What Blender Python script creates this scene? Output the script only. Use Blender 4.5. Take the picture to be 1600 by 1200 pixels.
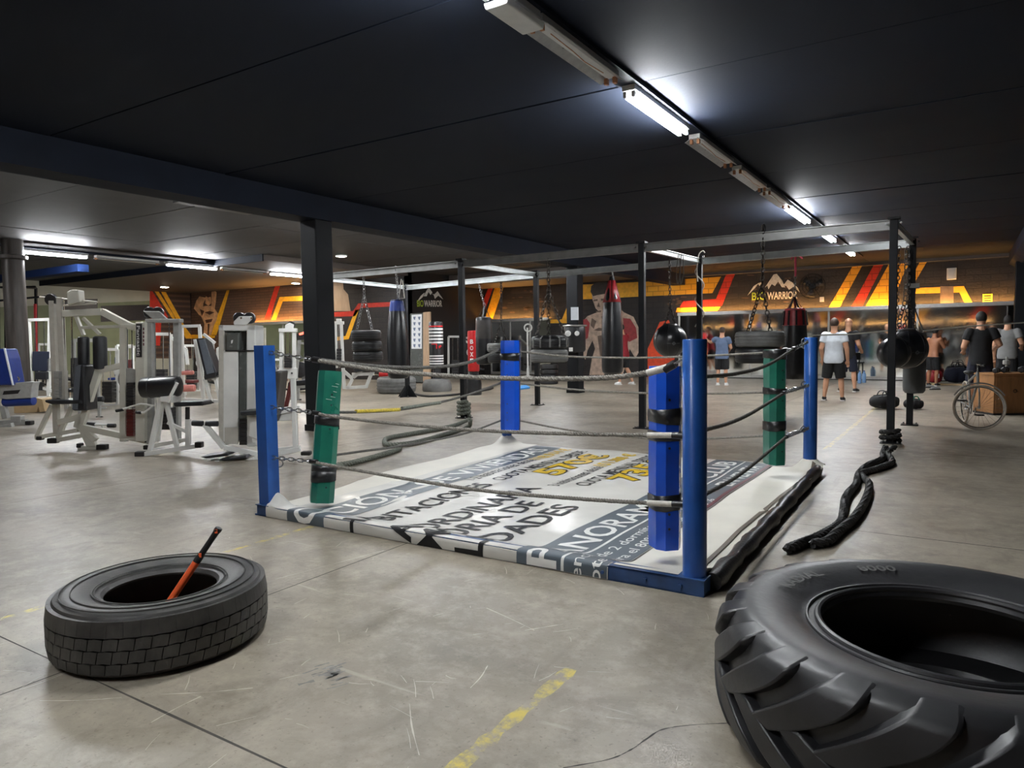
import bpy, bmesh, math, random
import numpy as np
from mathutils import Matrix, Vector
random.seed(7)
for o in list(bpy.data.objects): bpy.data.objects.remove(o)
SC = bpy.context.scene
COL = SC.collection
PI = math.pi
# ------------------------------------------------------------------ camera
F = 1109.0; CH = 1.4; YAW = math.radians(32.5); PITCH = math.radians(3.4); ROLL = -0.0145
CAMR = (Matrix.Rotation(YAW, 3, 'Z') @ Matrix.Rotation(PI/2-PITCH, 3, 'X') @ Matrix.Rotation(ROLL, 3, 'Z'))
cam = bpy.data.objects.new('camera', bpy.data.cameras.new('camera'))
cam.data.sensor_fit = 'HORIZONTAL'; cam.data.sensor_width = 36; cam.data.lens = 36*F/1600
cam.data.clip_start = .05; cam.data.clip_end = 200
cam.matrix_world = Matrix.Translation((0, 0, CH)) @ CAMR.to_4x4()
COL.objects.link(cam); SC.camera = cam
# ------------------------------------------------------------------ world, exposure
w = bpy.data.worlds.new('world'); SC.world = w; w.use_nodes = True
w.node_tree.nodes['Background'].inputs[0].default_value = (.5, .55, .65, 1)
w.node_tree.nodes['Background'].inputs[1].default_value = 0.02
vs = SC.view_settings
vs.view_transform = 'Standard'; vs.look = 'None'; vs.gamma = 1; vs.use_curve_mapping = False
vs.exposure = 1.25
TUBE_POWER = 130.0      # cool white fluorescent tubes
LED_POWER = 55.0       # warm strip above the mirrors
# ------------------------------------------------------------------ pixel to world
CR = np.array(CAMR); O = np.array((0, 0, CH))
FW = np.array((-math.sin(YAW), math.cos(YAW), 0)); RT = np.array((math.cos(YAW), math.sin(YAW), 0))
UPV = np.array((0, 0, 1.))
def ray(px, py): return CR @ np.array(((px-800)/F, (600-py)/F, -1.))
def PZ(px, py, z=0.0):
    d = ray(px, py); return O + d*((z-CH)/d[2])
def PX(px, py, x):
    d = ray(px, py); return O + d*(x/d[0])
def PY(px, py, y):
    d = ray(px, py); return O + d*(y/d[1])
def PN(px, py, p0, n):                       # pixel on the plane through p0 with normal n
    d = ray(px, py); n = np.array(n, float); return O + d*(np.dot(np.array(p0)-O, n)/np.dot(d, n))
def depth(p): return float(np.dot(np.array(p)-O, FW))
class Up:                                     # upright plane over a ground pixel
    def __init__(s, gx, gy, z=0.0):
        s.g = PZ(gx, gy, z); s.d0 = depth(s.g)
    def __call__(s, px, py, d=0.0):
        r = ray(px, py); return O + r*((s.d0+d)/np.dot(r, FW))
    def m(s, n): return n*s.d0/F              # pixels to metres here
# ------------------------------------------------------------------ materials
MATS = {}
def rgb(*c):                                  # 0-255 sRGB to linear
    return tuple(((v/255)/12.92 if v/255 <= .04045 else ((v/255+.055)/1.055)**2.4) for v in c)
def mat(name, col, rough=.5, metal=0.0, var=.12, scale=14, bump=0.0, bscale=60, emit=0, col2=None, spec=.5, coat=0, split=None, aniso=None):
    if name in MATS: return MATS[name]
    m = bpy.data.materials.new(name); m.use_nodes = True; MATS[name] = m
    nt = m.node_tree; N = nt.nodes; L = nt.links; b = N['Principled BSDF']
    b.inputs['Roughness'].default_value = rough; b.inputs['Metallic'].default_value = metal
    b.inputs['Specular IOR Level'].default_value = spec
    if coat: b.inputs['Coat Weight'].default_value = coat; b.inputs['Coat Roughness'].default_value = .15
    if emit:
        b.inputs['Emission Color'].default_value = (*col, 1); b.inputs['Emission Strength'].default_value = emit
        b.inputs['Base Color'].default_value = (*[min(1, c) for c in col], 1); return m
    tc = N.new('ShaderNodeTexCoord'); src = tc.outputs['Object']
    if aniso:
        mp = N.new('ShaderNodeMapping'); mp.inputs['Scale'].default_value = aniso; L.new(src, mp.inputs[0]); src = mp.outputs[0]
    nz = N.new('ShaderNodeTexNoise'); nz.inputs['Scale'].default_value = scale; nz.inputs['Detail'].default_value = 6
    L.new(src, nz.inputs['Vector'])
    cr = N.new('ShaderNodeValToRGB')
    a = tuple(c*(1-var) for c in col); d = col2 or tuple(min(1, c*(1+var)) for c in col)
    lo, hi = split or (.35, .65)
    cr.color_ramp.elements[0].color = (*a, 1); cr.color_ramp.elements[0].position = lo
    cr.color_ramp.elements[1].color = (*d, 1); cr.color_ramp.elements[1].position = hi
    L.new(nz.outputs['Fac'], cr.inputs[0]); L.new(cr.outputs[0], b.inputs['Base Color'])
    rr = N.new('ShaderNodeMapRange'); rr.inputs['To Min'].default_value = max(.02, rough-.08); rr.inputs['To Max'].default_value = min(1, rough+.08)
    L.new(nz.outputs['Fac'], rr.inputs['Value']); L.new(rr.outputs[0], b.inputs['Roughness'])
    if bump:
        n2 = N.new('ShaderNodeTexNoise'); n2.inputs['Scale'].default_value = bscale; n2.inputs['Detail'].default_value = 5
        L.new(src, n2.inputs['Vector'])
        bp = N.new('ShaderNodeBump'); bp.inputs['Strength'].default_value = bump; bp.inputs['Distance'].default_value = .01
        L.new(n2.outputs['Fac'], bp.inputs['Height']); L.new(bp.outputs[0], b.inputs['Normal'])
    return m
M = lambda k: MATS[k]
mat('ceil_black', rgb(27, 32, 43), .7, spec=.1, var=.12, scale=1.2, bump=.06, bscale=40)
mat('ceil_grey', rgb(80, 79, 80), .65, spec=.15, var=.12, scale=1.5, bump=.05, bscale=30)
mat('beam_dark', rgb(24, 29, 40), .65, spec=.12, var=.15, scale=2)
mat('soffit', rgb(84, 76, 72), .6, var=.12, scale=2)
mat('pillar_black', rgb(13, 15, 19), .55, spec=.2, var=.15, scale=4)
mat('steel_column', rgb(66, 61, 58), .45, metal=.3, var=.25, scale=6, aniso=(3, 3, .3))
mat('wall_black', rgb(26, 23, 23), .6, var=.2, scale=3, bump=.15, bscale=25)
mat('wall_brown', rgb(82, 62, 50), .7, var=.22, scale=5, bump=.3, bscale=30)
mat('wall_pale', rgb(170, 168, 152), .7, var=.06, scale=2)
mat('wall_green', rgb(120, 126, 98), .7, var=.1, scale=2)
mat('wood_panel', rgb(178, 150, 122), .5, var=.12, scale=5, aniso=(8, 8, .6))
mat('paint_yellow', rgb(236, 172, 38), .55, var=.12, scale=9)
mat('paint_red', rgb(190, 44, 26), .55, var=.15, scale=9)
mat('paint_orange', rgb(226, 72, 26), .55, var=.12, scale=9)
mat('paint_white', rgb(205, 200, 190), .6, var=.18, scale=12)
mat('paint_lime', rgb(150, 170, 50), .6, var=.1)
mat('mural_skin', rgb(190, 166, 148), .65, var=.22, scale=6)
mat('mural_skin_dark', rgb(104, 88, 78), .65, var=.22, scale=6)
mat('mural_hair', rgb(58, 50, 46), .65, var=.2)
mat('mural_bronze', rgb(206, 156, 112), .65, var=.3, scale=4)
mat('mural_bronze_dark', rgb(78, 50, 36), .65, var=.3, scale=4)
mat('mirror', (.86, .88, .87), .015, metal=1, var=.005, scale=1)
mat('alu', rgb(190, 188, 184), .35, metal=.7, var=.08, scale=10)
mat('lamp_white', rgb(205, 205, 202), .4, var=.04)
mat('lamp_reflector', rgb(158, 158, 158), .3, metal=.4, var=.1)
mat('socket_rust', rgb(178, 122, 84), .6, var=.3)
mat('tube_on', (.945, .975, 1.0), emit=TUBE_POWER)
mat('tube_off', rgb(205, 208, 210), .25, var=.03)
mat('led_warm', (1.0, .50, .14), emit=LED_POWER)
mat('spot_on', (1.0, .88, .72), emit=170)
mat('ring_blue', rgb(28, 76, 146), .32, var=.14, scale=5, bump=.03, coat=.2)
mat('ring_frame_blue', rgb(34, 64, 108), .45, var=.28, scale=9, bump=.05)
mat('pad_blue', rgb(16, 76, 192), .24, var=.08, scale=7, bump=.12, bscale=12, coat=.3)
mat('pad_blue_side', rgb(20, 42, 104), .45, var=.15)
mat('pad_green', rgb(22, 98, 80), .3, var=.12, scale=8, bump=.12, bscale=12, coat=.2)
mat('tape_black', rgb(20, 20, 21), .35, var=.25, scale=30, bump=.3, bscale=40)
mat('chain', rgb(150, 150, 150), .32, metal=.9, var=.25, scale=40)
mat('chain_dark', rgb(64, 60, 56), .4, metal=.8, var=.3, scale=40)
mat('rope_grey', rgb(128, 124, 116), .8, var=.3, scale=60, bump=.4, bscale=300)
mat('rope_dark', rgb(92, 90, 86), .8, var=.3, scale=60, bump=.4, bscale=300)
mat('rope_white', rgb(200, 196, 186), .7, var=.15, scale=50)
mat('rope_battle', rgb(104, 108, 98), .75, var=.25, scale=40, bump=.4, bscale=120)
mat('rope_black', rgb(30, 29, 29), .6, var=.35, scale=30, bump=.6, bscale=90)
mat('tape_yellow', rgb(190, 168, 50), .5, var=.35, scale=40)
mat('vinyl_white', rgb(200, 198, 191), .42, var=.08, scale=2.2, bump=.32, bscale=7, coat=.15)
mat('vinyl_back', rgb(214, 210, 198), .45, var=.06, scale=2.5, bump=.15, bscale=8)
mat('print_black', rgb(26, 26, 28), .5, spec=.3, var=.3, scale=9)
mat('print_slate', rgb(80, 90, 98), .4, var=.1, scale=3, bump=.12, bscale=9)
mat('print_white', rgb(226, 226, 222), .3, var=.06)
mat('print_yellow', rgb(212, 176, 42), .3, var=.12)
mat('print_maroon', rgb(96, 44, 50), .35, var=.2)
mat('seam_brown', rgb(98, 88, 76), .6, var=.15)
mat('rubber', rgb(42, 41, 40), .5, col2=rgb(64, 62, 59), var=.22, scale=7, bump=.12, bscale=50)
mat('rubber_tractor', rgb(37, 37, 39), .42, var=.2, scale=5, bump=.1, bscale=30)
mat('rubber_letter', rgb(74, 73, 71), .6, var=.2)
mat('rubber_grey', rgb(104, 104, 102), .6, var=.2, scale=7, bump=.15, bscale=40)
mat('rubber_black', rgb(30, 30, 32), .45, var=.2, scale=9)
mat('hammer_orange', rgb(255, 108, 58), .35, var=.05)
mat('grip_black', rgb(34, 34, 36), .5, var=.1)
mat('iron', rgb(60, 60, 62), .4, metal=.8, var=.2)
mat('rig_dark', rgb(24, 25, 28), .5, spec=.25, var=.2, scale=8)
mat('rig_grey', rgb(128, 128, 126), .4, metal=.5, var=.12, scale=6, aniso=(1, .3, 1))
mat('rig_galv', rgb(186, 190, 190), .35, metal=.45, var=.1, scale=6)
mat('leather_black', rgb(26, 27, 30), .32, var=.2, scale=6, bump=.12, bscale=20, coat=.15)
mat('leather_brown', rgb(54, 50, 48), .4, var=.2, scale=6, bump=.1, bscale=20)
mat('leather_red', rgb(150, 36, 42), .42, var=.18, scale=8)
mat('bag_grey', rgb(84, 86, 88), .5, var=.12, scale=6)
mat('bag_red', rgb(196, 30, 34), .35, var=.08)
mat('bag_white', rgb(222, 222, 220), .4, var=.05)
mat('steel_cream', rgb(206, 204, 192), .36, var=.05, scale=6)
mat('steel_white', rgb(226, 226, 222), .34, var=.05, scale=6)
mat('steel_grey', rgb(158, 158, 154), .4, var=.08)
mat('steel_pale', rgb(188, 184, 174), .4, var=.06)
mat('chrome', rgb(214, 214, 214), .14, metal=1, var=.05)
mat('foot_rubber', rgb(30, 28, 28), .7, var=.15)
mat('upholstery', rgb(34, 36, 40), .42, var=.15, scale=10, bump=.08, bscale=40)
mat('upholstery_grey', rgb(92, 98, 106), .4, var=.08)
mat('upholstery_blue', rgb(24, 48, 120), .42, var=.1)
mat('upholstery_navy', rgb(40, 46, 62), .45, var=.1)
mat('upholstery_pink', rgb(222, 138, 128), .5, var=.08)
mat('upholstery_maroon', rgb(96, 34, 34), .45, var=.12)
mat('stack_grey', rgb(96, 100, 98), .25, metal=.3, var=.1)
mat('stack_dark', rgb(40, 40, 42), .4, var=.15)
mat('stack_maroon', rgb(92, 30, 28), .4, var=.15)
mat('screen_red', (1, .08, .05), emit=2.5)
mat('marble', rgb(176, 172, 158), .4, var=.2, scale=6)
mat('cloth_white', rgb(206, 212, 220), .85, var=.06, bump=.3, bscale=14)
mat('cloth_grey', rgb(132, 132, 132), .85, var=.06, bump=.3, bscale=14)
mat('cloth_black', rgb(22, 22, 25), .85, var=.15, bump=.3, bscale=14)
mat('cloth_navy', rgb(26, 30, 48), .85, var=.12, bump=.3, bscale=14)
mat('cloth_blue', rgb(92, 108, 136), .85, var=.08, bump=.3, bscale=14)
mat('cloth_red', rgb(140, 24, 36), .8, var=.1, bump=.3, bscale=14)
mat('skin', rgb(196, 146, 116), .55, var=.05)
mat('skin_tan', rgb(166, 112, 82), .55, var=.05)
mat('hair_brown', rgb(62, 46, 36), .7, var=.25, scale=60, bump=.5, bscale=150)
mat('hair_dark', rgb(30, 25, 23), .7, var=.25, scale=60, bump=.5, bscale=150)
mat('eye_white', rgb(225, 222, 216), .3, var=.02)
mat('shoe_white', rgb(220, 220, 218), .5, var=.06)
mat('shoe_black', rgb(28, 28, 30), .55, var=.15)
mat('wood_cabinet', rgb(156, 110, 68), .5, var=.16, scale=4, aniso=(6, 6, .7))
mat('wood_light', rgb(196, 168, 128), .55, var=.12, scale=5)
mat('paper', rgb(226, 230, 236), .7, var=.03)
mat('paper_ink', rgb(110, 124, 150), .7, var=.1)
mat('sign_yellow', rgb(214, 190, 60), .5, var=.06)
mat('plastic_water', rgb(120, 156, 200), .15, var=.08)
mat('mat_blue', rgb(70, 150, 220), .6, var=.06)
mat('strap_pink', rgb(214, 84, 110), .5, var=.08)
mat('bike_grey', rgb(150, 150, 148), .35, metal=.4, var=.1)
mat('bike_tyre', rgb(170, 160, 146), .7, var=.12)
mat('duct_blue', rgb(18, 34, 70), .7, spec=.1, var=.1)
mat('floor_line', rgb(62, 58, 54), .8, var=.3, scale=8)
mat('scratch', rgb(196, 190, 178), .7, var=.08)
# ------------------------------------------------------------------ mesh builder
def rot_to(d, up=(0, 0, 1)):
    d = np.array(d, float); d /= np.linalg.norm(d)
    up = np.array(up, float)
    if abs(np.dot(up, d)) > .97: up = np.array((1., 0, 0)) if abs(d[0]) < .9 else np.array((0, 1., 0))
    s = np.cross(up, d); s /= np.linalg.norm(s); u = np.cross(d, s)
    return s, u, d
class MB:
    def __init__(s): s.v = []; s.f = []
    def add(s, vs, fs):
        k = len(s.v); s.v += [tuple(map(float, p)) for p in vs]; s.f += [tuple(i+k for i in q) for q in fs]; return s
    def hexa(s, p):                            # 8 corners: bottom ring, top ring
        return s.add(p, [(3, 2, 1, 0), (4, 5, 6, 7), (0, 1, 5, 4), (1, 2, 6, 5), (2, 3, 7, 6), (3, 0, 4, 7)])
    def box(s, c, sz, rz=0.0):
        cx, cy, cz = c; hx, hy, hz = sz[0]/2, sz[1]/2, sz[2]/2; ca, sa = math.cos(rz), math.sin(rz)
        q = [(-hx, -hy), (hx, -hy), (hx, hy), (-hx, hy)]
        return s.hexa([(cx+x*ca-y*sa, cy+x*sa+y*ca, cz+z) for z in (-hz, hz) for x, y in q])
    def beam(s, a, b, w, h=None, up=(0, 0, 1)):
        a = np.array(a, float); b = np.array(b, float); h = h or w
        sd, u, d = rot_to(b-a, up)
        q = [(-w/2, -h/2), (w/2, -h/2), (w/2, h/2), (-w/2, h/2)]
        return s.hexa([e+sd*x+u*y for e in (a, b) for x, y in q])
    def path(s, pts, w, h=None, up=(0, 0, 1)):
        for a, b in zip(pts, pts[1:]): s.beam(a, b, w, h, up)
        return s
    def tube(s, pts, r, n=8, closed=False, cap=True):
        P = [np.array(p, float) for p in pts]; m = len(P); R = r if hasattr(r, '__len__') else [r]*m
        T = []
        for i in range(m):
            a = P[(i-1) % m] if (closed or i) else P[0]; b = P[(i+1) % m] if (closed or i < m-1) else P[-1]
            t = b-a; T.append(t/(np.linalg.norm(t)+1e-12))
        sd, u, d = rot_to(T[0]); rings = []
        for i in range(m):
            if i:
                sd = sd-T[i]*np.dot(sd, T[i]); sd /= np.linalg.norm(sd)
            u = np.cross(T[i], sd)
            rings.append([P[i]+R[i]*(math.cos(2*PI*k/n)*sd+math.sin(2*PI*k/n)*u) for k in range(n)])
        vs = [p for q in rings for p in q]; fs = []
        for i in range(m if closed else m-1):
            j = (i+1) % m
            for k in range(n): fs.append((i*n+k, i*n+(k+1) % n, j*n+(k+1) % n, j*n+k))
        if cap and not closed: fs += [tuple(range(n))[::-1], tuple((m-1)*n+k for k in range(n))]
        return s.add(vs, fs)
    def lathe(s, prof, c=(0, 0, 0), n=24, axis=(0, 0, 1), closed=False, sq=(1, 1)):
        sd, u, d = rot_to(axis, (0, 1, 0) if abs(axis[1]) < .9 else (1, 0, 0)); c = np.array(c, float); vs = []; fs = []; m = len(prof)
        for k in range(n):
            a = 2*PI*k/n
            for r, t in prof: vs.append(c+r*(math.cos(a)*sd*sq[0]+math.sin(a)*u*sq[1])+d*t)
        for k in range(n):
            j = (k+1) % n
            for i in range(m if closed else m-1):
                i2 = (i+1) % m; fs.append((k*m+i, j*m+i, j*m+i2, k*m+i2))
        if not closed:
            if prof[0][0] > 1e-6: fs.append(tuple(k*m for k in range(n))[::-1])
            if prof[-1][0] > 1e-6: fs.append(tuple(k*m+m-1 for k in range(n)))
        return s.add(vs, fs)
    def ball(s, c, r, n=16, m=10, axis=(0, 0, 1), sz=1.0):
        return s.lathe([(max(1e-7, r*math.sin(PI*i/m)), -r*sz*math.cos(PI*i/m)) for i in range(m+1)], c, n, axis)
    def cyl(s, a, b, r, n=12, r2=None):
        return s.tube([a, b], [r, r2 if r2 is not None else r], n)
    def prism(s, poly, vec):
        n = len(poly); v = np.array(vec, float); P = [np.array(p, float) for p in poly]
        return s.add(P+[p+v for p in P], [tuple(range(n))[::-1], tuple(range(n, 2*n))]+[(i, (i+1) % n, n+(i+1) % n, n+i) for i in range(n)])
    def ring(s, c, R, r, axis=(0, 0, 1), n=24, k=8, a0=0, a1=2*PI):
        sd, u, d = rot_to(axis); c = np.array(c, float)
        full = abs(a1-a0-2*PI) < 1e-6
        return s.tube([c+R*(math.cos(a0+(a1-a0)*i/n)*sd+math.sin(a0+(a1-a0)*i/n)*u) for i in range(n if full else n+1)], r, k, closed=full)
    def link(s, a, b, wd, r, side):            # one oval chain link
        a = np.array(a, float); b = np.array(b, float); d = b-a; L = np.linalg.norm(d); d = d/L; sd = np.array(side, float)
        pts = []
        for i in range(5): t = PI*i/4; pts.append(b-d*wd/2+d*wd/2*math.sin(t)+sd*wd/2*math.cos(t))
        for i in range(5): t = PI*i/4; pts.append(a+d*wd/2-d*wd/2*math.sin(t)-sd*wd/2*math.cos(t))
        return s.tube(pts, r, 5, closed=True)
    def chain(s, a, b, pitch=.05, wd=None, r=None):
        a = np.array(a, float); b = np.array(b, float); L = np.linalg.norm(b-a); n = max(1, int(L/pitch)); wd = wd or pitch*.8; r = r or pitch*.14
        sd, u, d = rot_to(b-a)
        for i in range(n):
            p = a+(b-a)*(i/n)-d*pitch*.12; q = a+(b-a)*((i+1)/n)+d*pitch*.12
            s.link(p, q, wd, r, sd if i % 2 else u)
        return s
    def twist(s, pts, r, pitch, per=7, n=5, strands=3):   # laid rope
        P = [np.array(p, float) for p in pts]; seg = [0]
        for a, b in zip(P, P[1:]): seg.append(seg[-1]+np.linalg.norm(b-a))
        L = seg[-1]; m = max(8, int(L/pitch*per)); X = np.array(P); S = np.array(seg)
        C = [np.array([np.interp(L*i/m, S, X[:, k]) for k in range(3)]) for i in range(m+1)]
        for q in range(strands):
            hp = []
            for i in range(m+1):
                d = C[min(i+1, m)]-C[max(i-1, 0)]; sd, u, d = rot_to(d)
                a = 2*PI*(L*i/m/pitch)+2*PI*q/strands; hp.append(C[i]+r*.5*(math.cos(a)*sd+math.sin(a)*u))
            s.tube(hp, r*.58, n)
        return s
    def build(s, name, m, parent=None, smooth=True, bevel=0.0, base=None, angle=40):
        r = parent
        while r is not None and r.parent is not None: r = r.parent
        off = np.array(r.location) if r is not None else np.array(base if base is not None else (0, 0, 0), float)
        me = bpy.data.meshes.new(name)
        me.from_pydata([tuple(np.array(p)-off) for p in s.v], [], s.f)
        me.update(); bm = bmesh.new(); bm.from_mesh(me); bmesh.ops.recalc_face_normals(bm, faces=bm.faces); bm.to_mesh(me); bm.free()
        if smooth: me.shade_smooth(); me.set_sharp_from_angle(angle=math.radians(angle))
        me.materials.append(MATS[m] if isinstance(m, str) else m)
        o = bpy.data.objects.new(name, me); COL.objects.link(o)
        if parent is not None: o.parent = parent
        else: o.location = off
        if bevel:
            b = o.modifiers.new('bevel', 'BEVEL'); b.width = bevel; b.segments = 2; b.limit_method = 'ANGLE'
        return o
def thing(name, label, cat, base, group=None):
    o = bpy.data.objects.new(name, None); COL.objects.link(o); o.location = tuple(map(float, base)); o.empty_display_size = .1
    return tag(o, label, cat, group)
def tag(o, label, cat, group=None):
    o['label'] = label; o['category'] = cat
    if group: o['group'] = group
    return o
def struct(o): o['kind'] = 'structure'; return o
def dup(root, delta, label=None, group=None):
    r = root.copy(); COL.objects.link(r); r.location = Vector(root.location)+Vector([float(x) for x in delta])
    if label: r['label'] = label
    if group: r['group'] = group
    for ch in list(root.children):
        c = ch.copy(); COL.objects.link(c); c.parent = r
        for g in list(ch.children):
            d = g.copy(); COL.objects.link(d); d.parent = c
    return r
def text2d(s, bold=.012):
    cu = bpy.data.curves.new('t', 'FONT'); cu.body = s; cu.size = 1; cu.offset = bold; cu.resolution_u = 3
    o = bpy.data.objects.new('t', cu); COL.objects.link(o)
    me = bpy.data.meshes.new_from_object(o); V = np.array([v.co[:2] for v in me.vertices]) if len(me.vertices) else np.zeros((0, 2))
    Fc = [tuple(p.vertices) for p in me.polygons]
    bpy.data.objects.remove(o); bpy.data.curves.remove(cu); bpy.data.meshes.remove(me)
    mn = V.min(0); V = V-np.array((mn[0], 0)); return V, Fc
def letters(s, p0, xdir, ydir, width, height, lift, bold=.012):    # flat lettering: baseline start, directions, total width, cap height
    V, Fc = text2d(s, bold); W = V[:, 0].max(); cap = .7
    x = np.array(xdir, float); y = np.array(ydir, float); n = np.cross(x, y); n /= np.linalg.norm(n)
    mb = MB(); mb.add([np.array(p0)+x*(a/W*width)+y*(b/cap*height)+n*lift for a, b in V], Fc); return mb
def spline(pts, n=8):
    P = [np.array(p, float) for p in pts]; P = [2*P[0]-P[1]]+P+[2*P[-1]-P[-2]]; out = []
    for i in range(1, len(P)-2):
        for k in range(n):
            t = k/n; a, b, c, d = P[i-1:i+3]
            out.append(.5*((2*b)+(c-a)*t+(2*a-5*b+4*c-d)*t*t+(3*b-a-3*c+d)*t**3))
    out.append(P[-2]); return out
# ================================================================== the room
YB = 25.4; YL = 20.5; XLW = -31.2; XRET = -17.6; XR = 3.2; Y0 = -5.0; CZ = 3.75; CZL = 4.1; SOF = 3.93
# floor ------------------------------------------------------------
def floor_mat():
    m = bpy.data.materials.new('concrete'); m.use_nodes = True; MATS['concrete'] = m; nt = m.node_tree; N = nt.nodes; L = nt.links; b = N['Principled BSDF']
    tc = N.new('ShaderNodeTexCoord')
    def noise(sc, det=6, rough=.6, dist=0, vec=None):
        n = N.new('ShaderNodeTexNoise'); n.inputs['Scale'].default_value = sc; n.inputs['Detail'].default_value = det; n.inputs['Roughness'].default_value = rough; n.inputs['Distortion'].default_value = dist
        L.new(vec or tc.outputs['Object'], n.inputs['Vector']); return n.outputs['Fac']
    def ramp(f, *st):
        r = N.new('ShaderNodeValToRGB'); e = r.color_ramp.elements
        while len(e) < len(st): e.new(.5)
        for i, (p, c) in enumerate(st): e[i].position = p; e[i].color = (*c, 1)
        L.new(f, r.inputs[0]); return r.outputs[0]
    def mix(f, a, bb, mode='MIX'):
        x = N.new('ShaderNodeMix'); x.data_type = 'RGBA'; x.blend_type = mode
        if isinstance(f, float): x.inputs[0].default_value = f
        else: L.new(f, x.inputs[0])
        for s_, i in ((a, 6), (bb, 7)):
            if isinstance(s_, tuple): x.inputs[i].default_value = (*s_, 1)
            else: L.new(s_, x.inputs[i])
        return x.outputs[2]
    c = ramp(noise(.55, 8, .62, .4), (.3, rgb(126, 121, 111)), (.5, rgb(158, 152, 141)), (.7, rgb(182, 176, 165)))
    c = mix(ramp(noise(2.6, 8, .7, .8), (.48, (0, 0, 0)), (.72, (.75,)*3)), c, rgb(112, 105, 95))
    c = mix(ramp(noise(7, 9, .75), (.47, (0, 0, 0)), (.66, (.6,)*3)), c, rgb(194, 187, 175))
    c = mix(ramp(noise(45, 4, .6), (.6, (0, 0, 0)), (.7, (.6,)*3)), c, rgb(100, 94, 86))
    mp = N.new('ShaderNodeMapping'); mp.inputs['Scale'].default_value = (.5, 7, 1); mp.inputs['Rotation'].default_value = (0, 0, .9); L.new(tc.outputs['Object'], mp.inputs[0])
    c = mix(ramp(noise(2.2, 5, .55, .6, mp.outputs[0]), (.66, (0, 0, 0)), (.7, (.45,)*3)), c, rgb(204, 200, 190))
    mp2 = N.new('ShaderNodeMapping'); mp2.inputs['Scale'].default_value = (6, .4, 1); mp2.inputs['Rotation'].default_value = (0, 0, .5); L.new(tc.outputs['Object'], mp2.inputs[0])
    c = mix(ramp(noise(1.7, 6, .55, .4, mp2.outputs[0]), (.62, (0, 0, 0)), (.78, (.4,)*3)), c, rgb(112, 106, 98))
    c = mix(1.0, c, rgb(222, 217, 209), 'MULTIPLY')
    L.new(c, b.inputs['Base Color'])
    r = N.new('ShaderNodeMapRange'); r.inputs['To Min'].default_value = .26; r.inputs['To Max'].default_value = .56
    L.new(noise(1.4, 7, .65), r.inputs['Value']); L.new(r.outputs[0], b.inputs['Roughness'])
    bp = N.new('ShaderNodeBump'); bp.inputs['Strength'].default_value = .2; bp.inputs['Distance'].default_value = .006
    L.new(noise(26, 8, .7), bp.inputs['Height']); L.new(bp.outputs[0], b.inputs['Normal'])
    # worn yellow paint over the same concrete
    m2 = m.copy(); m2.name = 'worn_yellow'; MATS['worn_yellow'] = m2; N2 = m2.node_tree.nodes; L2 = m2.node_tree.links; b2 = N2['Principled BSDF']
    src = b2.inputs['Base Color'].links[0].from_socket; tc2 = [n for n in N2 if n.type == 'TEX_COORD'][0]
    n = N2.new('ShaderNodeTexNoise'); n.inputs['Scale'].default_value = 9; n.inputs['Detail'].default_value = 8; n.inputs['Roughness'].default_value = .75; L2.new(tc2.outputs['Object'], n.inputs['Vector'])
    rr = N2.new('ShaderNodeValToRGB'); rr.color_ramp.elements[0].position = .45; rr.color_ramp.elements[1].position = .62; L2.new(n.outputs['Fac'], rr.inputs[0])
    x = N2.new('ShaderNodeMix'); x.data_type = 'RGBA'; L2.new(rr.outputs[0], x.inputs[0]); L2.new(src, x.inputs[6]); x.inputs[7].default_value = (*rgb(200, 180, 78), 1)
    L2.new(x.outputs[2], b2.inputs['Base Color'])
floor_mat()
fl = struct(MB().box(((XLW+XR)/2, (Y0+YB)/2, -.1), (XR-XLW+.4, YB-Y0+.4, .2)).build('floor', 'concrete', smooth=False))
def strip(name, pts, wd, m, z=.0006, jit=0):
    mb = MB(); P = [np.array(p[:2]) for p in pts]; vs = []
    for i, p in enumerate(P):
        d = P[min(i+1, len(P)-1)]-P[max(i-1, 0)]; d = d/np.linalg.norm(d); nn = np.array((-d[1], d[0])); ww = wd*(1+jit*random.uniform(-1, 1))/2
        vs += [(*(p+nn*ww), z), (*(p-nn*ww), z)]
    mb.add(vs, [(2*i, 2*i+1, 2*i+3, 2*i+2) for i in range(len(P)-1)]); return mb.build(name, m, fl, smooth=False)
def seg(a, b, n): return [np.array(a)+(np.array(b)-np.array(a))*i/n for i in range(n+1)]
strip('painted_line', seg((-4.18, .4), (-4.22, 3.72), 30), .055, 'worn_yellow', jit=.3)
strip('painted_line', seg((-1.385, .9), (-1.39, 2.62), 30), .06, 'worn_yellow', jit=.35)
strip('painted_line', seg((-1.44, 9.5), (-1.46, 19.5), 40), .06, 'worn_yellow', jit=.3)
for y in (1.505, 5.6, 9.75, 13.9, 18.0): strip('saw_cut', seg((XLW, y), (XR, y), 60), .009, 'floor_line', jit=.5)
for x in (-3.27, -7.3, -12.4, -17.0, .9): strip('saw_cut', seg((x, Y0), (x, YB), 60), .009, 'floor_line', jit=.5)
strip('crack', spline([PZ(*p) for p in ((880, 1200), (950, 1187), (985, 1172), (1010, 1155), (1035, 1140), (1080, 1133), (1140, 1130))], 6), .005, 'floor_line', jit=.6)
for a, b in (((62, 1095), (190, 1090)), ((250, 1085), (395, 1075)), ((236, 1129), (314, 1088)), ((0, 1087), (115, 1046)), ((760, 950), (835, 985)), ((640, 1100), (655, 1180)), ((735, 1075), (762, 1040)), ((430, 905), (600, 860)), ((820, 985), (880, 975))):
    q = [PZ(*a), PZ(*b)]; strip('scratch', spline([q[0], (q[0]+q[1])/2+np.array((random.uniform(-.02, .02), 0, 0)), q[1]], 5), .004, 'scratch', jit=.7)
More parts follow.
